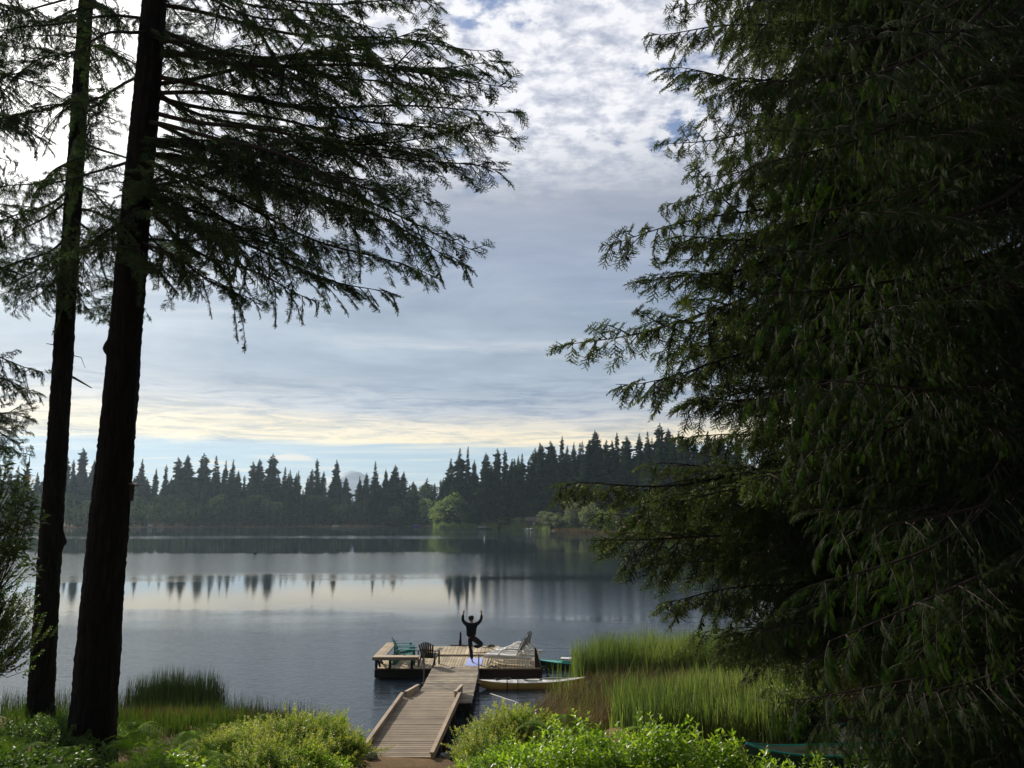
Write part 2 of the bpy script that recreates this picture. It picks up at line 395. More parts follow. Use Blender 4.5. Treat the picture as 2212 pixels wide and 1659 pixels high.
def make_water():
    g = G(); n = 96; rr = [0, 30, 120, 400, 900]
    th = np.arange(n) / n * 2 * np.pi
    v = np.concatenate([np.stack([r * np.cos(th), r * np.sin(th) + 20, 0 * th], -1) for r in rr[1:]] + [np.array([[0, 20, 0]])])
    f = [[k * n + q, k * n + (q + 1) % n, (k + 1) * n + (q + 1) % n, (k + 1) * n + q] for k in range(3) for q in range(n)]
    g.add(v, f); g.add(np.vstack([v[:n], [[0, 20, 0]]]), [[q, (q + 1) % n, n][::1] for q in range(n)])
    tag(g.build('water', M['water']), 'calm lake water mirroring clouds and trees', kind='structure')
make_water()
def make_mountain():
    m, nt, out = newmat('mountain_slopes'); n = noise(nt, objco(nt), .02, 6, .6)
    b = bsdf(nt, ramp(nt, n, [(.4, (.70, .76, .82)), (.6, (.88, .92, .95))]), .9, .1); nt.links.new(b.outputs[0], out.inputs[0])  # pale bluish snow, with distance haze put into the colour as well
    p = at(757, 1012, 2750); g = G(); N = 60
    xs = np.linspace(-1, 1, N) * 300; X_, Y_ = np.meshgrid(xs, xs, indexing='ij')
    rad = np.hypot(X_, Y_) / 300
    h = p.z * np.clip(np.where(rad < .12, 1 - rad * .8, 1.0 - .1 - (rad - .12) * 1.12), -.2, 1)
    h = h + 9 * (np.sin(X_ * .05) * np.cos(Y_ * .043) + .6 * np.sin(X_ * .11 + 1) * np.sin(Y_ * .09)) * np.clip(rad * 3, .2, 1) - 2
    v = np.stack([X_ + p.x, Y_ + p.y, h], -1).reshape(-1, 3); i = np.arange(N - 1)[:, None]; j = np.arange(N - 1)[None]
    f = np.stack([i * N + j, (i + 1) * N + j, (i + 1) * N + j + 1, i * N + j + 1], -1).reshape(-1, 4)
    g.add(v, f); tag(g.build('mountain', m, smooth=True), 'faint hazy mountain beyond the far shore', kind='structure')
make_mountain()

# ------------------------------------------------------------------ far shore trees
def far_conifer_mesh(seed, slim=1.0, gaps=0.0):
    rs = np.random.RandomState(seed); g = G(); n = 760
    t = rs.uniform(.06, 1, n) ** .9                       # relative height
    Rr = .26 * slim * (np.clip(1 - t, 0, 1) ** .78) * np.interp(t, np.linspace(0, 1, 26), rs.uniform(.62, 1.3, 26)) * rs.uniform(.45, 1.15, n) + .006
    Rr *= np.where(t < .22, .55 + 2 * t, 1)
    az = rs.uniform(0, 2 * np.pi, n)
    lob = 1 + .38 * np.sin(az * 2 + seed) * np.sin(t * 9 + seed * 2) + .15 * np.sin(az * 3 + t * 30)
    Rr *= lob
    keep = rs.uniform(size=n) > gaps * (np.sin(t * 23 + seed) > .3)
    t, Rr, az = t[keep], Rr[keep], az[keep]; n = len(t)
    D = np.stack([np.cos(az), np.sin(az), rs.uniform(-.55, .05, n) + .75 * np.clip(t - .75, 0, 1) * 3], -1)
    F = frames(D, np.tile([0, 0, 1.], (n, 1)))
    # one drooping bough: a few ragged blades
    bv = []; bf = []
    for k in range(7):
        a = rs.uniform(-.75, .75); l = rs.uniform(.55, 1.0) * (1 - abs(a) * .3); s0 = rs.uniform(.0, .35); w = rs.uniform(.09, .17)
        d = np.array([math.cos(a), math.sin(a), rs.uniform(-.12, .05)]); p = np.array([s0 * .6, 0, 0]); q = p + d * l * .75; sd = np.array([-d[1], d[0], 0]) * w
        bv += [p + sd * .6, p - sd * .6, q + [0, 0, -.10], p + d * l * .45 - [0, 0, rs.uniform(.15, .40)]]; b0 = 4 * k
        bf += [[b0, b0 + 1, b0 + 2], [b0, b0 + 2, b0 + 3]]
    g.inst(np.array(bv), np.array(bf), F * Rr[:, None, None] * np.array([1, 1, .9]), np.stack([0 * t, 0 * t, t], -1), rs.uniform(0, 1, n) * .6 + .2)
    # leader
    g.inst(np.array([[0, 0, 0], [1, .0, .0], [.4, .1, .05]]), np.array([[0, 1, 2]]), frames(np.tile([0., 0, 1], (6, 1)) + rs.normal(size=(6, 3)) * .12, rnd_unit(rs, 6)) * .05, np.tile([0, 0, .97], (6, 1)), np.full(6, .5))
    return g.mesh('far_conifer_crown', M['farfir'])
def far_trunk_mesh():
    g = G(); tube(g, [(0, 0, -.06), (0, 0, .3), (0, 0, .98)], [.014, .010, .002], 6); return g.mesh('far_conifer_trunk', M['bark'])
FC = [far_conifer_mesh(s, sl_, gp) for s, sl_, gp in ((1, 1, 0), (2, .85, .3), (3, 1.15, .1), (4, .8, .5), (5, 1.0, .4), (6, 1.25, 0), (7, .9, .15), (8, .7, .6))]
FT = far_trunk_mesh()
def crown_points(rs, n, lobes):
    P = []; 
    for _ in range(n):
        c, r = lobes[rs.randint(len(lobes))]
        d = rs.normal(size=3); d /= np.linalg.norm(d); d[2] = abs(d[2]) * .9 if rs.rand() < .7 else d[2]
        P.append(np.array(c) + d * r * rs.uniform(.72, 1.08))
    return np.array(P)
def far_broad_mesh(seed, mat, dens=1500, tall=1.0):
    rs = np.random.RandomState(seed); g = G()
    lobes = [((0, 0, .55), .26)] + [((rs.uniform(-.26, .26), rs.uniform(-.26, .26), rs.uniform(.2, .84)), rs.uniform(.10, .19)) for _ in range(13)]
    P = crown_points(rs, dens, lobes); n = len(P)
    T_ = np.array([[-.5, -.5, 0], [.5, -.35, .1], [.6, .5, -.1], [-.3, .45, .12]]); s = rs.uniform(.018, .045, n)
    sh = np.sin(P[:, 0] * 21 + seed) * np.sin(P[:, 2] * 19) * .2
    g.inst(T_, np.array([[0, 1, 2], [0, 2, 3]]), frames(rnd_unit(rs, n), rnd_unit(rs, n)) * s[:, None, None], P, np.clip(rs.uniform(.2, .8, n) + sh, 0, 1))
    return g.mesh('far_broadleaf_crown', mat)
FB = {'pale': [far_broad_mesh(s, M['farleaf']) for s in (11, 12, 13)], 'dark': [far_broad_mesh(s, M['fardark']) for s in (14, 15, 16)], 'willow': [far_broad_mesh(s, M['farwillow'], 1900) for s in (17, 18)]}
ORD = ['first', 'second', 'third', 'fourth', 'fifth', 'sixth', 'seventh', 'eighth', 'ninth', 'tenth', 'eleventh', 'twelfth', 'thirteenth', 'fourteenth', 'fifteenth', 'sixteenth',
       'seventeenth', 'eighteenth', 'nineteenth', 'twentieth']
def ordn(i):
    return ORD[i] if i < 20 else ['twenty', 'thirty', 'forty', 'fifty'][i // 10 - 2 + (0)] + ('-' + ORD[(i + 1) % 10 - 1] if (i + 1) % 10 else '') if (i + 1) % 10 else ['thirtieth', 'fortieth', 'fiftieth'][(i + 1) // 10 - 3]
def far_tree(name, cat, px, py, y, crown, label, group=None, wide=1.0, seed=0, zb=None):
    if 'shrub' in name: wide *= 1.7
    a_ = math.atan((px - 1106) / FPX / CP); y = max(y, (far_r(math.degrees(a_)) + 5) * math.cos(a_))
    p = at(px, py, y); z0 = gz(p.x, y) if zb is None else zb; h = p.z - z0
    t = empty(name, (p.x, y, z0), label, cat, group, rz=(seed * 2.39) % 6.28); t.rotation_euler.x = .03 * math.sin(seed * 1.7); t.rotation_euler.y = .03 * math.cos(seed * 2.9)
    for nm, me in (('trunk', FT), ('crown', crown)):
        o = bpy.data.objects.new(nm, me); COL.objects.link(o); o.parent = t; o.scale = (h * wide, h * wide, h)
    return t
def c4(x, y): return (x * .34, 884.8 + y * .34)
def c5(x, y): return (752 + x * .34, 884.8 + y * .34)
left_tops = [(60, 400), (105, 368), (180, 350), (250, 410), (430, 270), (480, 330), (540, 255), (600, 330), (660, 300), (730, 350), (820, 370), (900, 325), (985, 385), (1050, 362), (1145, 315),
             (1205, 300), (1305, 290), (1385, 305), (1430, 335), (1475, 330), (1520, 400), (1555, 425), (1615, 340), (1660, 325), (1725, 292), (1805, 375), (1840, 395), (1890, 400), (1960, 440),
             (2025, 322), (2140, 330), (2205, 440)]
rr_ = random.Random(3)
for i, (cx, cy) in enumerate(left_tops):
    X_, Y_ = c4(cx, cy)
    far_tree('conifer', 'tree', X_, Y_ - 3, 436 + rr_.uniform(-6, 10), FC[(i * 5 + 2) % 8],
             'dark conifer of the far left tree line, %s tall spire from the left' % ordn(i), 'tall conifers along the far left shore', rr_.uniform(.95, 1.35), i)
right_tops = [(85, 430), (120, 455), (185, 338), (250, 385), (295, 360), (385, 485), (430, 500), (600, 440), (655, 320), (715, 255), (750, 245), (800, 330), (880, 285), (945, 258), (1005, 262), (1045, 320), (1075, 300),
              (1110, 290), (1150, 330), (1190, 255), (1240, 225), (1285, 208), (1340, 180), (1380, 240), (1415, 215), (1465, 225), (1505, 212), (1545, 235), (1585, 140), (1640, 230), (1700, 158), (1765, 185),
              (1850, 160), (1890, 150), (1925, 190), (1975, 95), (2020, 130), (2065, 170), (2110, 150), (2150, 190)]
for i, (cx, cy) in enumerate(right_tops):
    X_, Y_ = c5(cx, cy); far = cx < 560
    far_tree('conifer', 'tree', X_, Y_ - 2, (434 if far else np.interp(X_, [950, 1100, 1250, 1500], [375, 350, 330, 300])) + rr_.uniform(-8, 8), FC[(i * 3 + 1) % 8],
             ('dark conifer, %s to the right of the mountain, far shore' if far else 'dark green conifer, %s from the left on the wooded point') % ordn(i if far else i - 7),
             'conifers to the right of the mountain' if far else 'conifers on the wooded point', rr_.uniform(.95, 1.3), i + 40)
# lower trees that close the wall of foliage; nothing tells them apart
for i in range(78):
    X_ = -40 + i * 12.9 + rr_.uniform(-6, 6); Y_ = 1028 + rr_.uniform(-14, 34)
    if 735 < X_ < 790: Y_ += 16
    if 740 < X_ < 775: Y_ = 1075
    far_tree('conifer', 'tree', X_, Y_, 424 + rr_.uniform(4, 26), FC[rr_.randrange(8)], 'shorter dark conifer packed in the wall of trees on the far left shore', 'packed trees on the far left shore', rr_.uniform(1.3, 1.9), i * 3)
for i in range(60):
    X_ = 950 + i * 10.5 + rr_.uniform(-5, 5); Y_ = np.interp(X_, [950, 1100, 1180, 1500], [1044, 1008, 968, 944]) + rr_.uniform(-14, 34)
    far_tree('conifer', 'tree', X_, Y_, np.interp(X_, [950, 1100, 1250, 1500], [392, 364, 322, 272]) + rr_.uniform(-6, 18), FC[rr_.randrange(8)],
             'shorter dark conifer packed in the wall of trees on the wooded point', 'packed trees on the wooded point', rr_.uniform(1.0, 1.5), i * 5)
for i in range(34):
    X_ = 1530 + i * 22 + rr_.uniform(-9, 9)
    far_tree('conifer', 'tree', X_, 960 + rr_.uniform(-40, 30), 225 + rr_.uniform(-10, 20), FC[rr_.randrange(8)], 'conifer glimpsed behind the big trees on the right', 'trees behind the right-hand branches', 1.2, i * 7)
# broadleaf trees and shrubs on the point, read off the photograph: (x, top, base, distance, width, kind, label)
for i, (cx, cy, y, w, kd, nm, lb) in enumerate([
    (540, 540, 352, 1.3, 'pale', 'broadleaf_tree', 'pale grey-green rounded tree at the left tip of the wooded point'),
    (622, 528, 350, 1.15, 'pale', 'broadleaf_tree', 'pale green tree between two taller rounded trees on the point'),
    (718, 500, 350, 1.25, 'pale', 'broadleaf_tree', 'tallest pale green rounded tree near the tip of the point'),
    (690, 505, 362, .9, 'dark', 'broadleaf_tree', 'olive rounded tree tucked behind the tallest pale tree on the point'),
    (515, 465, 428, 1.2, 'dark', 'broadleaf_tree', 'broad dark tree left of the wooded point on the far shore'),
    (470, 480, 430, 1.1, 'dark', 'broadleaf_tree', 'low broad dark tree beside the gap in the far tree line'),
    (290, 590, 424, 1.1, 'pale', 'broadleaf_tree', 'grey-green rounded tree low on the far shore below two spires'),
    (360, 560, 426, 1.2, 'dark', 'broadleaf_tree', 'dark rounded tree low on the far shore left of the point'),
    (575, 600, 346, 1.2, 'pale', 'broadleaf_tree', 'low pale green tree at the foot of the leftmost rounded trees'),
    (660, 590, 344, 1.2, 'pale', 'broadleaf_tree', 'low pale green tree below the tallest rounded tree'),
    (780, 570, 352, 1.0, 'dark', 'broadleaf_tree', 'olive rounded tree right of the pale group on the point'),
    (1020, 600, 336, 1.1, 'dark', 'broadleaf_tree', 'olive tree above the lawn bank behind the little dock'),
    (1290, 640, 276, 1.1, 'willow', 'willow_shrub', 'pale willow shrub between the two water-edge willows'),
    (900, 672, 322, 1.5, 'pale', 'shrub', 'bright green round shrub beside the little dock on the point'),
    (1000, 668, 328, 1.6, 'pale', 'shrub', 'wide grey-green shrub in the middle of the point'),
    (1100, 672, 318, 1.6, 'pale', 'shrub', 'low green shrub left of the shed on the point'),
    (1243, 655, 272, 1.1, 'willow', 'willow_shrub', 'grey-green willow shrub standing at the water edge'),
    (1345, 655, 268, 1.0, 'willow', 'willow_shrub', 'smaller pale willow shrub right of the water-edge willow'),
    (1425, 560, 274, .95, 'willow', 'willow_tree', 'tall silvery willow behind the low branch tips'),
    (1530, 580, 262, 1.0, 'willow', 'willow_tree', 'silvery willow half hidden by the near branches'),
    (1640, 620, 250, 1.1, 'pale', 'broadleaf_tree', 'pale green tree behind the near low branches'),
    (1740, 640, 240, 1.2, 'dark', 'broadleaf_tree', 'dark round tree behind the near branches by the water'),
    (460, 500, 1, 1, '', '', '')][:-1]):
    X_, Y_ = c5(cx, cy)
    far_tree(nm, 'shrub' if 'shrub' in nm else 'tree', X_, Y_, y, FB[kd][i % len(FB[kd])], lb, None, w, i)
for i, cx in enumerate((80, 180, 330, 450, 560, 640, 790, 880, 960, 1085, 1180, 1300, 1400, 1470, 1560, 1650, 1760, 1900, 1990, 2080, 2170)):
    X_, Y_ = c4(cx, 505 + (i * 37) % 110)
    far_tree('broadleaf_tree', 'tree', X_, Y_, 425, FB['dark' if i % 4 else 'pale'][i % 3], 'dim rounded broadleaf tree low in the far left tree line', 'broadleaf trees low on the far left shore', 1.3, i + 3)
def undergrowth():
    rs = np.random.RandomState(8); g = G(); T_ = np.array([[-.5, -.5, 0], [.5, -.35, .1], [.6, .5, -.1], [-.3, .45, .12]])
    n = 52000; az = rs.uniform(-42, 30, n); off = rs.uniform(1.5, 14, n); off = np.where((az > -5.4) & (az < 3.0), off + 7, off); r = far_r(az) + off
    x = r * np.sin(np.radians(az)); y = r * np.cos(np.radians(az))
    hh = (3.2 + 2.6 * np.sin(az * 9) * np.sin(az * 4.1 + 1) + 1.2 * np.sin(az * 31)) * np.clip(off / 5, .35, 1)
    hh = np.where((az > -5.4) & (az < 2.2), hh * .45, hh)
    hh = np.where(az < -7, hh * 2.4, hh); hh = np.where(az > 9, hh * 1.9, hh)
    z = ground_z(x, y) + rs.uniform(0, 1, n) ** .7 * np.maximum(hh, .8)
    s = rs.uniform(.35, 1.0, n)
    g.inst(T_, np.array([[0, 1, 2], [0, 2, 3]]), frames(rnd_unit(rs, n), rnd_unit(rs, n)) * s[:, None, None], np.stack([x, y, z], -1), np.clip(rs.uniform(0, .6, n) + .3 * np.sin(az * 7) ** 2, 0, 1))
    tag(g.build('undergrowth', M['fardark']), 'dark brush along the far shoreline', kind='stuff')
undergrowth()
def blades(g, rs, x, y, z0, h, w, lean, tone, seg=3, wind=(0, 0)):
    """curved upright leaves / stems (tapering strips)"""
    n = len(x); a = rs.uniform(0, 2 * np.pi, n); f = rs.uniform(0, 2 * np.pi, n)
    L = rs.uniform(.1, 1, n) * lean
    lv = np.stack([np.cos(a) * L + wind[0], np.sin(a) * L + wind[1]], -1) * h[:, None]
    sx = np.stack([np.cos(f), np.sin(f)], -1) * w[:, None] / 2
    V = []
    for k in range(seg + 1):
        t = k / seg; c = np.stack([x, y], -1) + lv * t * t; z = z0 + h * (t - .25 * (L[:]) * t * t)
        ww = (1 - t) ** .6 if k < seg else 0
        if k < seg:
            V.append(np.concatenate([c - sx * ww, z[:, None]], 1)); V.append(np.concatenate([c + sx * ww, z[:, None]], 1))
        else: V.append(np.concatenate([c, z[:, None]], 1))
    V = np.stack(V, 1); K = 2 * seg + 1; b = (np.arange(n) * K)[:, None, None]
    q = np.array([[2 * k, 2 * k + 1, 2 * k + 3, 2 * k + 2] for k in range(seg - 1)]); tr = np.array([[2 * seg - 2, 2 * seg - 1, 2 * seg]])
    base = g.n; g.add(V.reshape(-1, 3), (tr[None] + b).reshape(-1, 3), 0, np.repeat(tone, K))
    if seg > 1:
        g.f[4].append((q[None] + b).reshape(-1, 4) + base); g.m[4].append(np.zeros(n * (seg - 1)))
def far_reeds():
    rs = np.random.RandomState(21)
    for (a0, a1, o0, o1, n, h, m, nm, lb) in [(-5.5, -3.6, -7, 6, 9000, 2.3, 'reed', 'reeds', 'band of green reeds at the left tip of the point'),
                                     (-3.5, -1.0, -5, 5, 9000, 2.2, 'reed', 'reeds', 'green reeds between the tip of the point and the little dock'),
                                     (-.8, 2.6, -2, 8, 12000, 1.5, 'fern', 'grass_bank', 'low green lawn bank behind the little dock'),
                                     (3.0, 9.5, -2.5, 2, 9000, 1.1, 'orange', 'rusty_reeds', 'rust coloured reeds along the water edge below the willows')]:
        az = rs.uniform(a0, a1, n); r = far_r(az) + rs.uniform(o0, o1, n); x = r * np.sin(np.radians(az)); y = r * np.cos(np.radians(az)); g = G()
        hh = h * rs.uniform(.6, 1.1, n) * (1 + .2 * np.sin(az * 9))
        blades(g, rs, x, y, np.maximum(ground_z(x, y), 0) - .05, hh, rs.uniform(.06, .16, n), .25, rs.uniform(0, 1, n), 2)
        tag(g.build(nm, M['farleaf' if m == 'reed' else ('sedge' if m == 'orange' else 'farleaf')]), lb, kind='stuff')
far_reeds()
# ------------------------------------------------------------------ small things on and around the lake
def onw(px, py):                    # floating on the lake, never ashore
    p = on(px, py); a = math.degrees(math.atan2(p.x, p.y)); k = min(1, (float(far_r(a)) - 7) / math.hypot(p.x, p.y)); return Vector((p.x * k, p.y * k, 0))
def shed():
    p = at(*c5(1180, 690), 328); t = empty('shed', (p.x, 328, gz(p.x, 328)), 'low brown shed with pale gable half hidden by the willows', 'shed')
    g = G(); box(g, (-3, -2, 0), (3, 2, 2.3)); g.build('wall', M['siding'], t)
    g = G()
    for s in (-1, 1):
        v = np.array([[-3.4, s * 2.5, 2.2], [3.4, s * 2.5, 2.2], [3.4, 0, 3.7], [-3.4, 0, 3.7]]); v = np.vstack([v, v + [0, 0, .18]]); g.add(v, BOXF)
    g.build('roof', M['roof'], t)
    g = G(); box(g, (-.5, -2.06, .05), (.5, -2.0, 2.0)); g.build('door', M['white'], t)
shed()
def little_dock():
    p = onw(*c5(865, 757)); t = empty('small_dock', (p.x, p.y, 0), 'small floating dock at the shore of the point', 'dock')
    g = G()
    for k in range(16): box(g, (-3.5 + k * .45, -1.3, .35), (-3.5 + k * .45 + .42, 1.3, .40), 0, (k * .37) % 1)
    g.build('decking', M['pier'], t)
    g = G(); box(g, (-3.4, -1.2, -.1), (3.6, 1.2, .34)); g.build('float', M['beam'], t)
    b = empty('moored_boat', (p.x - .8, p.y + .9, .42), 'white boat with a pale cover resting at the small dock', 'boat')
    g = G(); hull(g, 3.6, 1.3, .55); g.build('hull', M['white'], b); g = G(); box(g, (-.8, -.4, .5), (.5, .4, .95)); g.build('cover', M['kayakdeck'], b)
def hull(g, L, W, H, n=17, m=9, mat=0, keel=0.0, dh=.0, rise=.12, fine=1.3):
    v = []
    for i in range(n):
        t = i / (n - 1) * 2 - 1; w = W / 2 * (1 - abs(t) ** fine) ** .8; zb = H * (abs(t) ** 4) * .7
        for j in range(m):
            a = math.pi * j / (m - 1); v.append((t * L / 2, -math.cos(a) * w, zb + (H - zb) * (1 - math.sin(a) ** .7) + rise * abs(t) ** 3))
    f = [[i * m + j, (i + 1) * m + j, (i + 1) * m + j + 1, i * m + j + 1] for i in range(n - 1) for j in range(m - 1)]
    g.add(v, f, mat)
    v2 = []
    for i in range(n):                              # deck, slightly crowned
        t = i / (n - 1) * 2 - 1; w = W / 2 * (1 - abs(t) ** fine) ** .8
        for j in range(5):
            s = j / 2 - 1; v2.append((t * L / 2, s * w, H + rise * abs(t) ** 3 + dh * (1 - s * s) * (1 - abs(t)) + .001))
    f = [[i * 5 + j, (i + 1) * 5 + j, (i + 1) * 5 + j + 1, i * 5 + j + 1] for i in range(n - 1) for j in range(4)]
    g.add(v2, f, mat)
little_dock()
def small_boat(px, py, L, mat, lb, cat='boat', rz=0, nm='small_boat'):
    p = onw(px, py); t = empty(nm, (p.x, p.y, -.12), lb, cat, rz=rz)
    g = G(); hull(g, L, L * .36, .62); g.build('hull', mat, t)
    g = G(); box(g, (-L * .2, -.5, .63), (-L * .12, .5, .95)); box(g, (L * .12, -.5, .63), (L * .2, .5, .95)); g.build('seat', M['white'], t)
small_boat(*c5(1150, 748), 4.2, M['white'], 'white rowing boat with a blue rim near the willow shrub', rz=.2)
small_boat(*c5(432, 741), 4.4, M['bluefloat'], 'blue pedal boat floating left of the wooded point', 'pedal boat', .3, 'pedal_boat')
small_boat(*c4(2135, 733), 4.0, M['white'], 'small white boat by the middle of the far shore', rz=-.2)
def far_dock(px, py, lb):
    p = onw(px, py); t = empty('far_dock', (p.x, p.y, 0), lb, 'dock'); g = G()
    box(g, (-3, -1, .05), (3, 1, .3)); g.build('decking', M['pier'], t)
    for dx in (-.7, .5):
        c = empty('lawn_chair', (p.x + dx, p.y - .2, .3), 'tiny white chair, %s on the far left dock' % ('left one' if dx < 0 else 'right one'), 'chair', 'white chairs on the far left dock')
        g = G(); box(g, (-.35, -.35, .4), (.35, .35, .48)); g.build('seat', M['white'], c)
        g = G(); box(g, (-.35, .3, .48), (.35, .38, 1.2)); g.build('backrest', M['white'], c)
        g = G(); [box(g, (a, b, 0), (a + .08, b + .08, .4)) for a in (-.33, .25) for b in (-.33, .25)]; g.build('leg_frame', M['white'], c)
far_dock(*c4(955, 741), 'low dock with two white chairs on the far left shore')
def buoy():
    p = on(*c5(866, 822)); t = empty('buoy', (p.x, p.y, 0), 'white marker buoy standing in the water off the point', 'buoy')
    g = G(); tube(g, [(0, 0, -.2), (0, 0, .1), (0, 0, .45), (0, 0, .6)], [.18, .24, .2, .09], 12); g.build('float', M['white'], t)
    g = G(); tube(g, [(0, 0, .6), (0, 0, 1.15)], [.07, .06], 8); g.build('top_pole', M['white'], t)
buoy()
def duck():
    p = on(*c4(1621, 917)); t = empty('duck', (p.x, p.y, 0), 'dark duck swimming alone in the middle of the lake', 'duck', rz=.4)
    g = G(); a = np.linspace(-1, 1, 9)
    tube(g, [(x_ * .24, 0, .07 + .05 * max(0, -x_) ** 2) for x_ in a], [.11 * math.sqrt(max(1 - x_ * x_, .02)) for x_ in a], 12)
    tube(g, [(.15, 0, .12), (.2, 0, .2), (.23, 0, .27), (.26, 0, .30), (.30, 0, .30)], [.05, .035, .035, .05, .03], 10)
    g.build('body', M['cloth_black'], t, True)
    g = G(); tube(g, [(.30, 0, .295), (.37, 0, .285)], [.018, .008], 6); g.build('bill', M['cone'], t)
duck()

# ------------------------------------------------------------------ the dock, pier, gangway and ramp
rb = random.Random(11)
ZD, ZP, ZR = .38, .45, .97
def boards_y(g, x0, x1, y0, y1, z, w=.138, th=.035, gap=.012, jit=.02):      # boards running away from the camera
    x = x0
    while x < x1 - .03:
        xe = min(x + w - gap, x1)
        box(g, (x, y0 + rb.uniform(-jit, jit), z - th - rb.uniform(0, .004)), (xe, y1 + rb.uniform(-jit, jit), z - rb.uniform(0, .004)), 0, rb.random()); x += w
def boards_x(g, x0, x1, y0, y1, z, w=.14, th=.035, gap=.014, jit=.02, zf=None):
    y = y0
    while y < y1 - .03:
        ye = min(y + w - gap, y1); dz = rb.uniform(0, .005); za = (zf(y) if zf else z) - dz; zb = (zf(ye) if zf else z) - dz
        a, b = x0 - rb.uniform(0, jit), x1 + rb.uniform(0, jit)
        v = np.array([[a, y, za - th], [b, y, za - th], [b, ye, zb - th], [a, ye, zb - th], [a, y, za], [b, y, za], [b, ye, zb], [a, ye, zb]])
        g.add(v, BOXF, 0, rb.random()); y += w
def make_deck():
    t = empty('floating_dock', (-2, 34, 0), 'wide floating swim dock of weathered planks at the end of the pier', 'dock')
    def P(g, nm, mt): o = g.build(nm, mt, t); o.location = (2, -34, 0); return o
    g = G(); boards_y(g, -5.15, 1.08, 32.56, 35.24, ZD, .105, gap=.014); P(g, 'front_decking', M['deck'])
    g = G(); boards_y(g, -3.62, -.55, 35.33, 37.66, ZD + .03, .165, gap=.016); P(g, 'rear_decking', M['deck'])
    g = G(); bar(g, (-3.62, 35.285, ZD + .045), (1.08, 35.285, ZD + .045), .075, .05, 0, .8); P(g, 'joint_board', M['bench'])
    g = G(); bar(g, (-5.17, 32.53, .19), (1.10, 32.53, .19), .05, .30, 0, .3); bar(g, (-5.17, 35.25, .19), (1.10, 35.25, .19), .04, .30, 0, .6)
    bar(g, (-5.18, 32.56, .19), (-5.18, 35.2, .19), .05, .30, 0, .5); bar(g, (1.105, 32.56, .19), (1.105, 35.2, .19), .05, .30, 0, .2)
    bar(g, (-3.62, 37.68, .19), (-.55, 37.68, .19), .04, .34, 0, .2); bar(g, (-.53, 35.3, .19), (-.53, 37.66, .19), .04, .34, 0, .7); bar(g, (-3.64, 35.3, .19), (-3.64, 37.66, .19), .04, .34, 0, .7)
    P(g, 'frame', M['beam'])
    g = G()
    for x0 in (-5.0, -3.0, -.6): box(g, (x0, 32.6, -.25), (x0 + 1.4, 35.15, .28), 0, .1)
    P(g, 'float', M['beam'])
    b = G(); zb = ZD + .45                           # L-shaped bench round the left corner
    for k in range(3): box(b, (-5.24 + k * .145, 32.74, zb - .04), (-5.24 + k * .145 + .135, 35.85, zb), 0, rb.random())
    o = P(b, 'side_bench', M['rail'])
    b = G()
    for k in range(3): box(b, (-5.24 + (k == 3) * .1, 32.29 + k * .145, zb - .04 + .002), (-3.52, 32.29 + k * .145 + .135, zb + .002), 0, rb.random())
    box(b, (-5.25, 32.25, zb - .11), (-3.5, 32.285, zb + .004), 0, .2)
    P(b, 'front_bench', M['bench'])
    for (x, y) in ((-5.12, 32.42), (-4.6, 32.42), (-3.78, 32.42), (-5.12, 33.6), (-5.12, 34.8)):
        b = G(); box(b, (x - .045, y - .045, ZD), (x + .045, y + .045, zb - .042), 0, rb.random()); P(b, 'bench_post', M['beam'])
    b = G(); bar(b, (-4.98, 32.5, ZD + .05), (-5.1, 32.5, zb - .06), .04, .07); bar(b, (-5.05, 33.5, ZD + .03), (-5.05, 32.6, zb - .06), .05, .06); P(b, 'bench_brace', M['beam'])
    g = G()
    for th0, (x, y) in ((.0, (1.22, 32.75)),):
        pts = [(x + .03 * math.sin(a), y, .12 + .24 * math.cos(a)) for a in np.linspace(0, 2 * math.pi, 21)]
        pts = [(x + .14 * math.sin(a), y - .03, .14 + .25 * math.cos(a)) for a in np.linspace(0, 2 * math.pi, 25)]; tube(g, pts, .048, 10, cap=False)
    P(g, 'rubber_fender', M['black'])
make_deck()
def make_pier():
    t = empty('pier', (-2.1, 29.3, 0), 'grey weathered middle pier section with worn cross boards', 'pier')
    def P(g, nm, mt, nm2=None): o = g.build(nm, mt, t); o.location = (2.1, -29.3, 0); return o
    g = G(); boards_x(g, -2.98, -1.24, 26.45, 32.5, ZP, .19, gap=.022); P(g, 'decking', M['pier'])
    g = G()
    for x in (-2.93, -1.29): bar(g, (x, 26.5, ZP - .13), (x, 32.45, ZP - .13), .05, .18, 0, .4)
    bar(g, (-2.98, 26.43, ZP - .12), (-1.24, 26.43, ZP - .12), .05, .2, 0, .4); P(g, 'stringer', M['beam'])
    for (x, y) in ((-2.85, 27), (-1.4, 27), (-2.85, 31), (-1.4, 31)):
        g = G(); tube(g, [(x, y, -1.1), (x, y, ZP - .04)], .085, 10); P(g, 'piling', M['beam'])
make_pier()
for i, (x, y, z, lb) in enumerate([(-3.04, 29.7, 1.36, 'thin grey steel pole standing left of the pier'), (-1.15, 29.7, 1.36, 'thin grey steel pole standing right of the pier beside the yoga mat')]):
    t = empty('mooring_pole', (x, y, -1), lb, 'pole', 'steel mooring poles'); g = G(); tube(g, [(0, 0, 0), (0, 0, z + 1)], .021, 10); g.build('pipe', M['metal'], t)
    g = G(); box(g, (-.07, -.05, 1.33), (.07, .05, 1.40)); g.build('bracket', M['rust'], t)
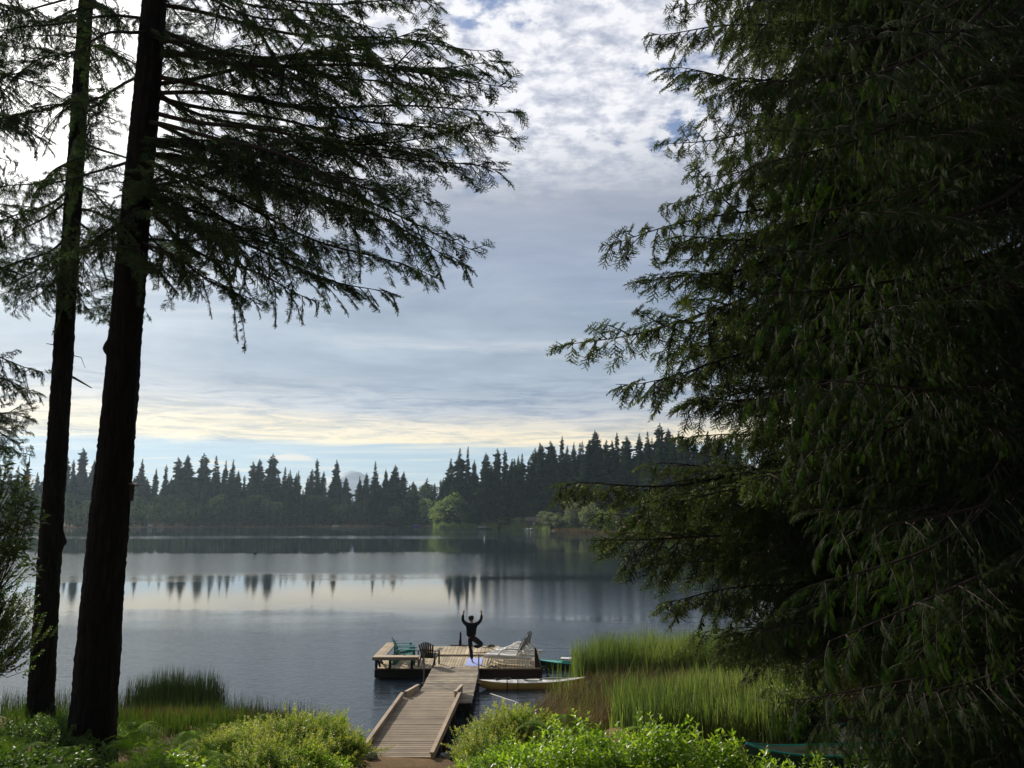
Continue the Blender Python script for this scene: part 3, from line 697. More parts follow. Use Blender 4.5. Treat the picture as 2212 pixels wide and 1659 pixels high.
def make_gang():
    t = empty('gangway', (-2.3, 25.5, 0), 'short sloping gangway with low side boards between ramp and pier', 'gangway')
    def P(g, nm, mt): o = g.build(nm, mt, t); o.location = (2.3, -25.5, 0); return o
    zf = lambda y: np.interp(y, [24.7, 27.9], [ZR - .03, ZP + .05])
    g = G(); boards_x(g, -3.0, -1.66, 24.72, 27.9, 0, .10, .03, .012, .0, zf); P(g, 'decking', M['ramp'])
    for x in (-3.04, -1.62):
        g = G(); bar(g, (x, 24.72, zf(24.72) + .07), (x, 27.9, zf(27.9) + .07), .06, .19, 0, .6); bar(g, (x, 24.72, zf(24.72) + .18), (x, 27.95, zf(27.95) + .18), .095, .035, 0, .7); P(g, 'side_rail', M['rail'])
make_gang()
def make_ramp():
    t = empty('ramp', (-2.3, 21.7, 0), 'brown boarded ramp with raised side rails leading from the bank', 'ramp')
    def P(g, nm, mt): o = g.build(nm, mt, t); o.location = (2.3, -21.7, 0); return o
    g = G(); y = 18.85
    L0, R0, L1, R1 = -3.28, -1.72, -3.14, -1.50
    while y < 24.62:
        f = (y - 18.7) / 5.95; a, b = L0 + (L1 - L0) * f, R0 + (R1 - R0) * f; dz = rb.uniform(0, .004)
        box(g, (a + .03, y, ZR - .035 - dz), (b - .03, y + .125, ZR - dz), 0, rb.random()); y += .155
    P(g, 'decking', M['ramp'])
    for a, b in ((L0, L1), (R0, R1)):
        g = G(); bar(g, (a, 18.72, ZR + .02), (b, 24.66, ZR + .02), .045, .17, 0, rb.random()); bar(g, (a, 18.68, ZR + .125), (b, 24.7, ZR + .125), .09, .035, 0, .5); P(g, 'side_rail', M['rail'])
    g = G()
    for a, b in ((L0 + .1, L1 + .1), (R0 - .1, R1 - .1)): bar(g, (a, 18.9, ZR - .14), (b, 24.6, ZR - .14), .06, .18, 0, .3)
    P(g, 'stringer', M['beam'])
    for (x, y) in ((-3.0, 22.2), (-1.72, 22.2), (-3.0, 24.5), (-1.66, 24.5)):
        g = G(); tube(g, [(x, y, -.9), (x, y, ZR - .05)], .08, 10); P(g, 'post', M['beam'])
make_ramp()
def rock(x, y, s, seed, lb):
    rs = np.random.RandomState(seed); import bmesh as bmm
    bm = bmm.new(); bmm.ops.create_icosphere(bm, subdivisions=3, radius=1)
    for v in bm.verts:
        k = 1 + .16 * math.sin(v.co.x * 3 + seed) * math.cos(v.co.y * 2.6 + seed) + .08 * math.sin(v.co.z * 6 + v.co.x * 4)
        v.co *= k; v.co.z *= .7
    me = bpy.data.meshes.new('rock'); bm.to_mesh(me); bm.free(); me.materials.append(M['stone'])
    o = bpy.data.objects.new('rock', me); COL.objects.link(o); o.location = (x, y, gz(x, y) + s * .25); o.scale = (s, s * .9, s); tag(o, lb, 'rock', 'rocks at the foot of the ramp')
rock(-1.48, 19.25, .13, 1, 'pale grey rock against the right rail of the ramp')
rock(-3.02, 18.6, .15, 2, 'mossy lump of rock at the left foot of the ramp')
rock(-3.2, 18.35, .10, 3, 'smaller dark rock left of the ramp foot')

# ------------------------------------------------------------------ furniture on the dock
def adirondack(name, mat, loc, rz, label, group):
    t = empty(name, loc, label, 'chair', group, rz)          # faces local +Y
    g = G(); n = 9                                              # fan back of slats, sloping backwards
    for k in range(7):
        u = (k - 3) / 3; x0 = u * .20; x1 = u * .27; top = .93 - .10 * u * u
        a = Vector((x0, -.20, .30)); b = Vector((x1, -.20 - (top - .30) * .42, top)); bar(g, a, b, .066, .018, 0, .5)
    g.build('backrest', mat, t)
    g = G(); bar(g, (-.26, -.225, .36), (.26, -.225, .36), .03, .05); bar(g, (-.29, -.335, .60), (.29, -.335, .60), .03, .05); g.build('back_rail', mat, t)
    g = G()
    for k in range(6):
        y = -.20 + k * .098; box(g, (-.26, y, .29 + k * .018), (.26, y + .085, .312 + k * .018))
    g.build('seat', mat, t)
    for s in (-1, 1):
        g = G(); box(g, (s * .36 - .06, -.32, .56), (s * .36 + .06, .46, .585)); box(g, (s * .36 - .075, .2, .558), (s * .36 + .075, .44, .588)); g.build('armrest', mat, t)
        g = G(); bar(g, (s * .32, .36, 0), (s * .32, .34, .56), .05, .085); g.build('leg', mat, t)
        g = G(); bar(g, (s * .285, -.46, .0), (s * .285, -.10, .30), .04, .10); bar(g, (s * .285, -.10, .30), (s * .285, .36, .36), .04, .08); bar(g, (s * .33, -.30, .05), (s * .33, -.30, .56), .035, .05); g.build('leg', mat, t)
    return t
adirondack('slatted_chair', M['teal'], (-4.18, 33.55, ZD), R(-84), 'teal slatted lounge chair nearer the front bench, facing right', 'teal slatted chairs')
adirondack('slatted_chair', M['teal'], (-4.42, 34.55, ZD), R(-80), 'farther teal slatted chair showing its shaded back edge, at the left rear of the dock', 'teal slatted chairs')
adirondack('slatted_chair', M['darkchair'], (-3.22, 33.2, ZD), R(-10), 'dark brown slatted chair seen from behind, beside the front bench', None)
def lounger(loc, rz, label, towel, lift):
    t = empty('sun_lounger', loc, label, 'sun lounger', 'white plastic sun loungers on the dock', rz)      # head towards local +X, foot at -X
    g = G()
    for s in (-1, 1):
        y = s * .29
        tube(g, [(-.95, y, .30), (-.90, y, .35), (-.6, y, .37), (0, y, .36), (.5, y, .35), (.95, y, .33)], [.04, .05, .05, .05, .05, .04], 8)
    tube(g, [(-.95, -.29, .30), (-.98, 0, .31), (-.95, .29, .30)], .03, 8)
    g.build('frame', M['white'], t)
    g = G()
    for k in range(16): x = -.92 + k * .078; box(g, (x, -.27, .345 + .012 * math.sin(k * .25)), (x + .062, .27, .365 + .012 * math.sin(k * .25)))
    g.build('seat', M['white'], t)
    for s in (-1, 1):
        for (x, dx) in ((-.72, .10), (.72, -.10)):
            g = G(); bar(g, (x, s * .29, .35), (x - dx, s * .31, 0), .05, .07); bar(g, (x + .14 * np.sign(dx), s * .29, .35), (x - dx * .4, s * .31, 0.0), .03, .04); g.build('leg', M['white'], t)
        g = G(); tube(g, [(-.42, s * .31, .36), (-.22, s * .33, .58), (-.05, s * .34, .64), (.42, s * .34, .63), (.52, s * .33, .58), (.60, s * .31, .36)], [.028, .03, .035, .035, .03, .028], 8); g.build('armrest', M['white'], t)
        g = G(); bar(g, (-.9, s * .30, .31), (.9, s * .30, .30), .02, .09); tube(g, [(-.6, s * .30, .34), (-.45, s * .31, .17), (-.2, s * .31, .11), (.2, s * .31, .11), (.45, s * .31, .17), (.6, s * .30, .34)], .02, 6)
        g.build('side_truss', M['white'], t)
    h = Vector((.32, 0, .37)); e = h + Vector((math.cos(lift), 0, math.sin(lift))) * .68; d = (e - h).normalized()
    g = G()
    for k in range(9): p = h + d * (.02 + k * .083); bar(g, p + Vector((0, -.26, 0)), p + Vector((0, .26, 0)), .068, .02)
    for s in (-1, 1): tube(g, [h + Vector((0, s * .27, 0)), e + Vector((0, s * .27, 0))], .026, 8)
    tube(g, [e + Vector((0, -.27, 0)), e + d * .05 + Vector((0, -.15, 0)), e + d * .06, e + d * .05 + Vector((0, .15, 0)), e + Vector((0, .27, 0))], .026, 8)
    g.build('backrest', M['white'], t)
    g = G(); nrm = Vector((-d.z, 0, d.x))
    bar(g, h + d * .4 - nrm * .02 + Vector((0, -.2, 0)), Vector((.80, -.2, .34)), .03, .03); bar(g, h + d * .4 - nrm * .02 + Vector((0, .2, 0)), Vector((.80, .2, .34)), .03, .03); g.build('prop', M['white'], t)
    # striped towel or cushion over the back: its own thing
    g = G(); rs = np.random.RandomState(4); cols = 5
    for c in range(cols):
        y0 = -.25 + c * .5 / cols; y1 = y0 + .5 / cols
        pts = [h + d * .12 + nrm * .035, h + d * .5 + nrm * .045, e - d * .0 + nrm * .04, e + d * .085, e - nrm * .05, h + d * .55 - nrm * .055, h + d * .22 - nrm * .06]
        v = [p + Vector((0, y, 0)) for p in pts for y in (y0, y1)]
        f = [[2 * i, 2 * i + 2, 2 * i + 3, 2 * i + 1] for i in range(len(pts) - 1)]; g.add(np.array([tuple(p) for p in v]), f, c % 2)
        v = [p + (Vector((0, 0, 0)) + nrm * .018 * (1 if i < 3 else (-1 if i > 3 else 0)) + (d * .018 if i == 3 else Vector())) + Vector((0, y, 0)) for i, p in enumerate(pts) for y in (y0, y1)]
        g.add(np.array([tuple(p) for p in v]), f, c % 2)
    o = g.build('striped_towel', [M['white'], M['cloth_black']] if towel[0] == 'b' else [M['white'], M['navy']]); o.location = loc; o.rotation_euler = (0, 0, rz)
    tag(o, towel[1], 'towel', 'striped towels over the loungers')
M['navy'] = plain('navy_towel', (.03, .05, .12), .9, .1, .1, 20)
lounger((-.10, 33.30, ZD), R(-13), 'front white plastic sun lounger with raised back at the dock edge', ('b', 'black and cream striped towel over the front lounger back'), R(62))
lounger((.22, 34.35, ZD), R(-15), 'rear white plastic sun lounger partly hidden by the one in front', ('n', 'blue and white striped towel hanging over the rear lounger back'), R(76))
def corner_board():
    t = empty('corner_board', (1.0, 33.0, ZD), 'tall dark triangular wooden board standing at the right corner of the dock', 'board'); g = G()
    for y in (0,):
        v = np.array([[-.13, -.35, 0], [.10, -.35, 0], [-.08, -.35, .72], [-.14, -.35, .74]]); w = v + [0, .06, 0]; g.add(np.vstack([v, w]), [[0, 1, 2, 3], [7, 6, 5, 4], [0, 4, 5, 1], [1, 5, 6, 2], [2, 6, 7, 3], [3, 7, 4, 0]])
    g.build('panel', M['beam'], t)
    g = G(); bar(g, (-.10, -.32, .3), (-.0, .5, .02), .05, .05); g.build('brace', M['beam'], t)
corner_board()
def rear_post():
    t = empty('mooring_post', (-2.27, 37.8, 0), 'short dark post at the back edge of the dock behind the person', 'post')
    g = G(); box(g, (-.045, -.02, -.3), (.035, .06, .98)); box(g, (-.075, -.06, ZD + .03), (.05, -.021, ZD + .28)); g.build('shaft', M['black'], t)
    g = G(); box(g, (-.45, -.1, ZD + .032), (.42, -.065, ZD + .075)); g.build('cleat_bar', M['rust'], t)
rear_post()
def rope():
    g = G(); z = ZD + .05; pts = [(-1.35, 37.4, z), (-1.2, 37.2, z), (-.95, 37.0, z), (-.75, 36.6, z), (-.8, 36.2, z), (-1.1, 35.9, z), (-1.5, 35.75, z), (-1.8, 35.85, z)]
    P_ = []; 
    for i in range(len(pts) - 1):
        for s in np.linspace(0, 1, 5)[:-1]: P_.append([pts[i][q] * (1 - s) + pts[i + 1][q] * s + (.02 * math.sin(i * 3 + s * 6) if q < 2 else 0) for q in range(3)])
    tube(g, P_, .014, 6)
    for r in (.1, .13, .07): tube(g, [(-.92 + r * math.cos(a) * 1.3, 37.45 + r * math.sin(a), z + .02 + .03 * math.sin(a * 2 + r * 40)) for a in np.linspace(0, 6.28, 16)], .016, 6)
    tag(g.build('rope', M['rope']), 'dark mooring rope trailing over the rear planks of the dock', 'rope')
rope()
def sandal(x, y, rz, lb):
    t = empty('sandal', (x, y, ZD), lb, 'sandal', 'pair of sandals by the lounger', rz); g = G()
    a = np.linspace(0, 2 * math.pi, 18)[:-1]; o = [(math.cos(q) * .13, math.sin(q) * (.045 + .008 * math.cos(q)), 0) for q in a]
    v = o + [(p[0], p[1], .02) for p in o]; n = len(o); g.add(v, [[i, (i + 1) % n, n + (i + 1) % n, n + i] for i in range(n)]); g.add([(0, 0, .02)] + [(p[0], p[1], .02) for p in o], [[0, 1 + i, 1 + (i + 1) % n] for i in range(n)]); g.build('sole', M['black'], t)
    g = G(); tube(g, [(.0, -.05, .02), (.03, -.03, .05), (.05, 0, .06), (.03, .03, .05), (0, .05, .02)], .012, 6); g.build('strap', M['black'], t)
sandal(-.80, 32.82, .3, 'left dark sandal on the planks below the lounger foot')
sandal(-.62, 32.74, .1, 'right dark sandal on the planks nearer the lounger legs')
def yoga_mat():
    g = G(); v = []; nx, ny = 3, 14
    for j in range(ny):
        y = 33.02 + j / (ny - 1) * 1.75; zz = ZD + .008 + (.03 if j == 0 else 0) * 0
        for i in range(nx): v.append((-1.80 + i * .31, y, zz))
    w = [(a, b, c - .006) for a, b, c in v]; f = [[j * nx + i, j * nx + i + 1, (j + 1) * nx + i + 1, (j + 1) * nx + i] for j in range(ny - 1) for i in range(nx - 1)]
    g.add(v, f); box(g, (-1.80, 33.02, ZD + .001), (-1.18, 34.77, ZD + .0075)); tag(g.build('yoga_mat', M['mat']), 'pale lavender yoga mat under the standing person', 'yoga mat')
yoga_mat()

# ------------------------------------------------------------------ kayaks and canoes
def kayak(name, loc, L, W, H, rz, mh, md, label, cat='kayak', tilt=0):
    t = empty(name, loc, label, cat, None, rz); t.rotation_euler = (tilt, 0, rz)
    n, m = 33, 11; v = []
    for i in range(n):
        u = i / (n - 1) * 2 - 1; w = W / 2 * max(1 - abs(u) ** 2.1, 0) ** .9 + .012; zb = H * abs(u) ** 5 * .75; sh = H + .10 * abs(u) ** 3
        for j in range(m):
            a = math.pi * j / (m - 1); v.append((u * L / 2, -math.cos(a) * w, zb + (sh - zb) * (1 - math.sin(a) ** .6)))
    f = [[i * m + j, (i + 1) * m + j, (i + 1) * m + j + 1, i * m + j + 1] for i in range(n - 1) for j in range(m - 1)]
    g = G(); g.add(v, f); g.build('hull', mh, t, True)
    v = []
    for i in range(n):
        u = i / (n - 1) * 2 - 1; w = W / 2 * max(1 - abs(u) ** 2.1, 0) ** .9 + .012; sh = H + .10 * abs(u) ** 3
        for j in range(9):
            s = j / 4 - 1; ck = max(0, 1 - ((u - .02) / .16) ** 4) * max(0, 1 - (s / .72) ** 4) * .12
            v.append((u * L / 2, s * w * 1.02, sh + .004 + .055 * (1 - s * s) * (1 - u * u) - ck))
    f = [[i * 9 + j, (i + 1) * 9 + j, (i + 1) * 9 + j + 1, i * 9 + j + 1] for i in range(n - 1) for j in range(8)]
    g = G(); g.add(v, f); g.build('deck', md, t, True)
    g = G(); tube(g, [(L * .01 + L * .085 * math.cos(a), W * .36 * math.sin(a), H + .05) for a in np.linspace(0, 6.283, 25)], .014, 6, cap=False); g.build('cockpit_rim', M['black'], t)
    return t
k = kayak('kayak', (.72, 30.85, -.10), 3.9, .62, .34, R(7), M['kayakcream'], M['kayakwhite'], 'cream and white kayak floating beside the pier with its bow in the sedge')
g = G(); v = [(-.2 + i * .22, s * (.22 - .012 * i), .452 + .0 * i - .006 * (s * s)) for i in range(9) for s in (-1, 0, 1)]
for i in range(8): pass
tube(g, [(.25 + i * .16, 0, .395 - .006 * i) for i in range(9)], [.02, .05, .07, .08, .08, .07, .06, .05, .02], 10); o = g.build('hatch_cover', M['kayakdeck'], k)
for x in (-.93, -.55):
    g = G(); tube(g, [(x, -.275, .06), (x, -.29, .36), (x, -.2, .41), (x, 0, .425), (x, .2, .41), (x, .28, .34)], .016, 6); g.build('strap', M['black'], k)
g = G(); tube(g, [(-1.05 + .28 * math.cos(a), .16 * math.sin(a), .44 + .015 * math.sin(3 * a)) for a in np.linspace(0, 6.283, 20)], .014, 6); g.build('deck_cord', M['black'], k)
k = kayak('kayak', (3.25, 34.4, -.08), 4.6, .66, .32, R(-9), M['kayakgreen'], M['kayakteal'], 'turquoise kayak moored right of the dock, running into the cattails')
g = G(); box(g, (-1.3, -.16, .42), (-.75, .16, .50)); tube(g, [(-.95, -.2, .44), (-.95, 0, .52), (-.95, .2, .44)], .03, 6); g.build('seat_pad', M['white'], k)
g = G(); tube(g, [(-1.45, -.2, .42), (-1.1, .05, .45), (-.7, -.2, .46), (-.5, .15, .44)], .016, 6); g.build('deck_cord', M['black'], k)
g = G(); a = on(1059, 1499, .02); b = on(1124, 1520, -.02); tube(g, [a, a.lerp(b, .3), a.lerp(b, .7), b], [.03, .028, .024, .018], 8); tag(g.build('floating_pole', M['kayakwhite']), 'pale thin pole floating in the water below the white kayak', 'pole')
# canoes drawn up on the bank at the lower right
def canoe(loc, L, W, H, rz, mh, label, tilt=0):
    t = empty('canoe', loc, label, 'canoe', None, rz); t.rotation_euler = (tilt, 0, rz); n, m = 33, 13
    for nm, mt, off in (('hull', mh, 0), ('inner_skin', M['kayakdeck'], .02)):
        v = []
        for i in range(n):
            u = i / (n - 1) * 2 - 1; w = max(W / 2 * max(1 - abs(u) ** 2.4, 0) ** .8 + .012 - off, .004); zb = H * abs(u) ** 8 * .5 + off; sh = H + .16 * abs(u) ** 4
            for j in range(m): a = math.pi * j / (m - 1); v.append((u * (L / 2 - off), -math.cos(a) * w, zb + (sh - zb) * (1 - math.sin(a) ** .55)))
        f = [[i * m + j, (i + 1) * m + j, (i + 1) * m + j + 1, i * m + j + 1] for i in range(n - 1) for j in range(m - 1)]
        g = G(); g.add(v, f); g.build(nm, mt, t, True)
    for s in (-1, 1):
        g = G(); tube(g, [(u * L / 2, s * (W / 2 * max(1 - abs(u) ** 2.4, 0) ** .8 + .012), H + .16 * abs(u) ** 4 + .008) for u in np.linspace(-1, 1, 33)], .022, 8); g.build('gunwale', M['kayakteal'] if 'green' in label else M['white'], t)
    for x in (-L * .22, L * .2): g = G(); box(g, (x - .1, -W * .42, H * .72), (x + .1, W * .42, H * .76)); g.build('thwart', M['rail'], t)
canoe((6.9, 17.6, gz(6.9, 17.6) + .05), 4.4, .85, .40, R(3), M['kayakgreen'], 'dark green canoe lying on the bank behind the bright bushes')
canoe((9.3, 19.4, gz(9.3, 19.4) + .02), 4.2, .85, .42, R(-3), M['kayakwhite'], 'pale canoe lying under the cedar behind the green one')
def birdhouse():
    p = at(276, 1062, 18.3); t = empty('birdhouse', (p.x, p.y, p.z - .2), 'small grey wooden birdhouse fixed to the side of the bigger trunk', 'birdhouse', rz=R(-20))
    g = G(); box(g, (-.13, -.09, 0), (.09, .09, .34)); g.build('body', M['beam'], t)
    g = G(); v = np.array([[-.16, -.13, .44], [.17, -.13, .33], [.17, .13, .33], [-.16, .13, .44]]); g.add(np.vstack([v, v + [0, 0, .025]]), BOXF); g.build('roof', M['beam'], t)
    g = G(); tube(g, [(.085, 0, .22), (.094, 0, .22)], .028, 12); g.build('entrance_hole', M['black'], t)
birdhouse()

# ------------------------------------------------------------------ the person in tree pose, seen from behind
def skin_mesh(name, chains, mat, parent, sub=2):
    """chains: list of [(x,y,z,r)...]; points given twice are shared joints"""
    import bmesh as bmm
    bm = bmm.new(); lay = bm.verts.layers.skin.verify(); key = {}
    def vert(p):
        k = tuple(round(c, 4) for c in p[:3])
        if k not in key:
            v = bm.verts.new(p[:3]); r = p[3]; v[lay].radius = (r, r) if not isinstance(r, tuple) else r; key[k] = v
            if len(key) == 1: v[lay].use_root = True
        return key[k]
    for ch in chains:
        for a, b in zip(ch[:-1], ch[1:]):
            va, vb = vert(a), vert(b)
            if bm.edges.get((va, vb)) is None: bm.edges.new((va, vb))
    me = bpy.data.meshes.new(name); bm.to_mesh(me); bm.free(); me.materials.append(mat)
    o = bpy.data.objects.new(name, me); COL.objects.link(o); o.parent = parent
    s = o.modifiers.new('skin', 'SKIN'); s.use_smooth_shade = True
    m = o.modifiers.new('sub', 'SUBSURF'); m.levels = sub; m.render_levels = sub
    return o
def make_person():
    t = empty('person', (-1.55, 33.68, ZD + .012), 'person in black sweater balancing on one leg with both arms raised', 'person')
    # metres; x right, y away from the camera, z up; the figure faces away (+Y)
    hip, wai, chest, neckb = (-.06, 0, .98, .115), (-.055, .0, 1.10, .12), (-.05, 0, 1.33, .14), (-.045, .0, 1.50, .07)
    headb = (-.055, .01, 1.575, .062); headm = (-.065, .015, 1.69, .108); headt = (-.065, .01, 1.775, .085)
    SL = [(-.20, 0, 1.47, .075), (-.335, .04, 1.50, .056), (-.40, .06, 1.62, .048), (-.395, .05, 1.76, .038), (-.375, .04, 1.86, .028)]
    SR = [(.11, 0, 1.47, .075), (.25, .04, 1.51, .056), (.325, .06, 1.62, .048), (.345, .05, 1.75, .038), (.345, .04, 1.86, .028)]
    legS = [(-.12, 0, .92, .098), (-.095, .01, .72, .078), (-.07, .02, .52, .058), (-.045, -.01, .30, .056), (-.015, -.01, .09, .036)]
    legB = [(.04, .02, .90, .10), (.17, .07, .80, .088), (.33, .12, .70, .068), (.37, .10, .67, .064), (.24, .02, .60, .056), (.09, -.03, .62, .042), (.02, -.03, .62, .034)]
    def hand(w, s, dirv):
        cs = []; W_ = Vector(w[:3]); d = Vector(dirv).normalized(); side = Vector((0, 1, 0)).cross(d).normalized() * s; fw = Vector((0, 1, 0))
        palm = W_ + d * .05; pe = W_ + d * .095
        base = [tuple(W_) + (.027,), tuple(palm) + ((.036, .018) if False else .033,), tuple(pe) + (.034,)]; cs.append(base)
        for i, (o_, ln) in enumerate(((-.030, .075), (-.011, .085), (.009, .08), (.028, .062))):
            r0 = pe + fw * o_ + d * .012; m_ = r0 + d * ln * .55 + side * .012 * (1 + .3 * i); e = r0 + d * ln + side * .032
            cs.append([base[-1], tuple(r0) + (.011,), tuple(m_) + (.0095,), tuple(e) + (.0075,)])
        th = palm + side * .03 - fw * .01; cs.append([base[1], tuple(th) + (.013,), tuple(th + side * .028 + d * .035) + (.011,), tuple(th + side * .04 + d * .062) + (.008,)])
        return cs
    tiny = lambda ch, k: [p[:3] + (p[3] * k,) for p in ch]
    body = [tiny([hip, wai, chest, neckb], .8), [neckb[:3] + (neckb[3] * .8,), headb, headm, headt]]
    body[0][-1] = body[1][0]
    cb = body[0][2]
    for S in (SL, SR): ch = [cb] + tiny(S, .82); body.append(ch)
    hb = body[0][0]
    for Lg in (legS, legB): body.append([hb] + tiny(Lg, .82))
    body[4] = body[4] + [(-.01, -.02, .045, .034), (.005, .08, .028, .032), (.012, .17, .018, .02)]
    body[5] = body[5] + [(-.01, -.03, .70, .032), (-.03, -.01, .60, .03), (-.055, .04, .52, .022)]
    body[5][-3:] = [(-.012, -.045, .60, .036), (-.035, -.02, .53, .032), (-.05, .02, .46, .022)]
    for S, s, dv in ((SL, 1, (.10, .1, 1)), (SR, -1, (-.06, .1, 1))):
        w = S[-1][:3] + (S[-1][3] * .82,)
        for ch in hand(w, s, dv): body.append([w] + ch[1:] if ch[0][:3] == w[:3] else ch)
    # face on the far side: nose, ears as small spurs of the same surface
    body.append([headm, (-.065, .125, 1.68, .016)]); body.append([headm, (-.168, .015, 1.68, .017)]); body.append([headm, (.038, .015, 1.68, .017)])
    skin_mesh('body', body, M['skin'], t)
    sw = [[(-.065, 0, .95, .20), (-.06, 0, 1.10, .205), (-.05, 0, 1.34, .215), (-.045, 0, 1.49, .11)]]
    c = sw[0][2]
    for S in (SL, SR): sw.append([c] + [p[:3] + (p[3] * 1.28 + .004,) for p in S[:-1]] + [(S[-1][0], S[-1][1], S[-1][2] - .02, .040)])
    skin_mesh('sweater', sw, M['cloth_black'], t)
    h = (-.06, 0, .965, .165)
    tr = [[(-.058, 0, 1.06, .125), h], [h] + [p[:3] + (p[3] * 1.22 + .006,) for p in legS[:-1]] + [(-.02, -.01, .115, .048)], [h] + [p[:3] + (p[3] * 1.3 + .006,) for p in legB[:-1]] + [(.045, -.03, .615, .046)]]
    skin_mesh('trousers', tr, M['cloth_dark'], t)
    skin_mesh('hair', [[(-.058, -.022, 1.585, .066), (-.064, -.020, 1.64, .105), (-.065, -.006, 1.70, .122), (-.065, .0, 1.76, .115), (-.065, .008, 1.79, .08)]], M['hair'], t)
    g = G(); tube(g, [(-.21, .02, .965), (-.215, -.03, 1.0), (-.20, -.07, .97)], [.02, .03, .018], 8); g.build('shirt_hem', M['white'], t)
make_person()

# ------------------------------------------------------------------ conifer boughs (near trees)
def sprig(seed, n_main=14, fingers=7, nl=.155, nw=.052):
    """unit-long spray: stem, side fingers, needles; returns verts, tris, tone"""
    rs = np.random.RandomState(seed); v = []; f = []; tn = []
    def needle(p, d, l, w):
        s = np.cross(d, rs.normal(size=3)); s /= np.linalg.norm(s) + 1e-9; b = len(v)
        v.extend([p - s * w / 2, p + s * w / 2, p + d * l]); f.append([b, b + 1, b + 2]); t_ = rs.uniform(-.2, .2); tn.extend([t_] * 3)
    def finger(p0, d, L, n):
        d = d / np.linalg.norm(d)
        s = np.cross(d, rs.normal(size=3)); s /= np.linalg.norm(s); b = len(v); w = .04
        v.extend([p0 - s * w, p0 + s * w, p0 + d * L]); f.append([b, b + 1, b + 2]); tn.extend([0, 0, 0])
        for k in range(n):
            q = p0 + d * L * (k + .6) / n; a = rs.normal(size=3); a -= a.dot(d) * d; a /= np.linalg.norm(a); dd = d * .75 + a * .8
            needle(q, dd / np.linalg.norm(dd), nl * rs.uniform(.7, 1.15), nw)
    finger(np.zeros(3), np.array([1., 0, 0]), .95, n_main)
    for k in range(fingers):
        t = .12 + .68 * k / fingers; s = 1 if k % 2 else -1
        d = np.array([.75, s * .75, rs.uniform(-.35, .1)]); finger(np.array([t, 0, 0]), d, .5 * (1 - t * .45), 8)
    return np.array(v), np.array(f), np.array(tn)
SPR = [sprig(s) for s in (1, 2, 3, 4)]
def bough_mesh(seed, L=6.0, sag=.0, hang=.4, bare=.16, sec=.135, ter=.085, wide=.25, tert=.30, cones=0):
    rs = np.random.RandomState(seed); W_ = G(); F_ = G()
    n = 26; t = np.linspace(0, 1, n)
    ax = np.stack([t * L, .10 * L * .35 * np.sin(t * 3.1 + seed) * np.sin(np.pi * t), -sag * L * np.sin(np.pi * t ** .8) + .012 * L * np.sin(t * 11 + seed)], -1); ax[0] = 0
    ax[-1] = (L, 0, 0)
    tube(W_, ax, .045 * (1 - t) ** .9 + .005, 6)
    def P(u): return np.array([np.interp(u, t, ax[:, q]) for q in range(3)])
    pos, D, U, S = [], [], [], []
    def axis_line(p0, d0, l, droop, rad, k_ter, sp):
        m = max(5, int(l / .12)); pts = [p0]; d = d0 / np.linalg.norm(d0); bend = rs.normal(size=3) * .09
        for i in range(m):
            pts.append(pts[-1] + d * l / m); d = d + np.array([0, 0, -droop / m]) + bend / m + rs.normal(size=3) * .02; d /= np.linalg.norm(d)
        pts = np.array(pts); tube(W_, pts[::2] if len(pts) > 6 else pts, np.linspace(rad, .003, len(pts[::2] if len(pts) > 6 else pts)), 4, cap=False)
        q = .07; sd = 1
        while q < l:
            u = q / l * m; i = min(int(u), m - 1); p = pts[i] + (pts[i + 1] - pts[i]) * (u - i); dd = pts[min(i + 1, m)] - pts[i]; dd /= np.linalg.norm(dd)
            lat = np.cross(dd, [0, 0, 1]); lat /= np.linalg.norm(lat) + 1e-6
            s = k_ter * rs.uniform(.6, 1.15) * (1 - .45 * q / l)
            e = dd * .75 + lat * sd * rs.uniform(.5, .95) + np.array([0, 0, -hang * rs.uniform(.2, 1.9)])
            pos.append(p); D.append(e); U.append([rs.normal() * .4, rs.normal() * .4, 1.]); S.append(s); sd = -sd; q += sp * rs.uniform(.75, 1.25)
        pos.append(pts[-2]); D.append(pts[-1] - pts[-2]); U.append([0, 0, 1.]); S.append(k_ter)
    u = bare; sd = 1
    while u < .99:
        prof = math.sin(math.pi * min(1, (u - bare * .6) / (1 - bare * .6) * .80 + .12)) ** .7
        l = min(L * wide * prof * rs.uniform(.4, 1.15) + .2, (1 - u) * L * .55 + .16)
        l *= .55 + .6 * (.5 + .5 * math.sin(u * 19 + seed * 1.3 + sd)); 
        if rs.rand() < .12: l *= .35
        dd = P(min(u + .03, 1)) - P(max(u - .03, 0)); dd /= np.linalg.norm(dd); lat = np.cross(dd, [0, 0, 1]); lat /= np.linalg.norm(lat)
        d = dd * rs.uniform(.55, .95) + lat * sd * rs.uniform(.6, 1.0) + np.array([0, 0, rs.uniform(-.85, .6) - hang * .25])
        axis_line(P(u), d, l, .35 + hang * .7 * rs.uniform(.5, 1.4), .010 + .006 * l, tert, ter)
        sd = -sd; u += sec / L * rs.uniform(.7, 1.3)
        if rs.rand() < .25:      # short hanging spur
            pos.append(P(u)); D.append([.4, rs.normal() * .4, -.6]); U.append([0, 0, 1.]); S.append(tert * .9)
    pos.append(P(.97)); D.append([1, 0, .05]); U.append([0, 0, 1.]); S.append(tert)
    pos, D, U, S = map(np.array, (pos, D, U, S)); Fm = frames(D, U) * S[:, None, None]
    # twisty roll
    tone = np.clip(rs.uniform(.15, .85, len(S)) + .25 * (S / tert - .8), 0, 1); pick = rs.randint(0, 4, len(S))
    for k in range(4):
        q = pick == k; v, f, tn = SPR[k]; F_.inst(v, f, Fm[q], pos[q], tone[q], 0, tn)
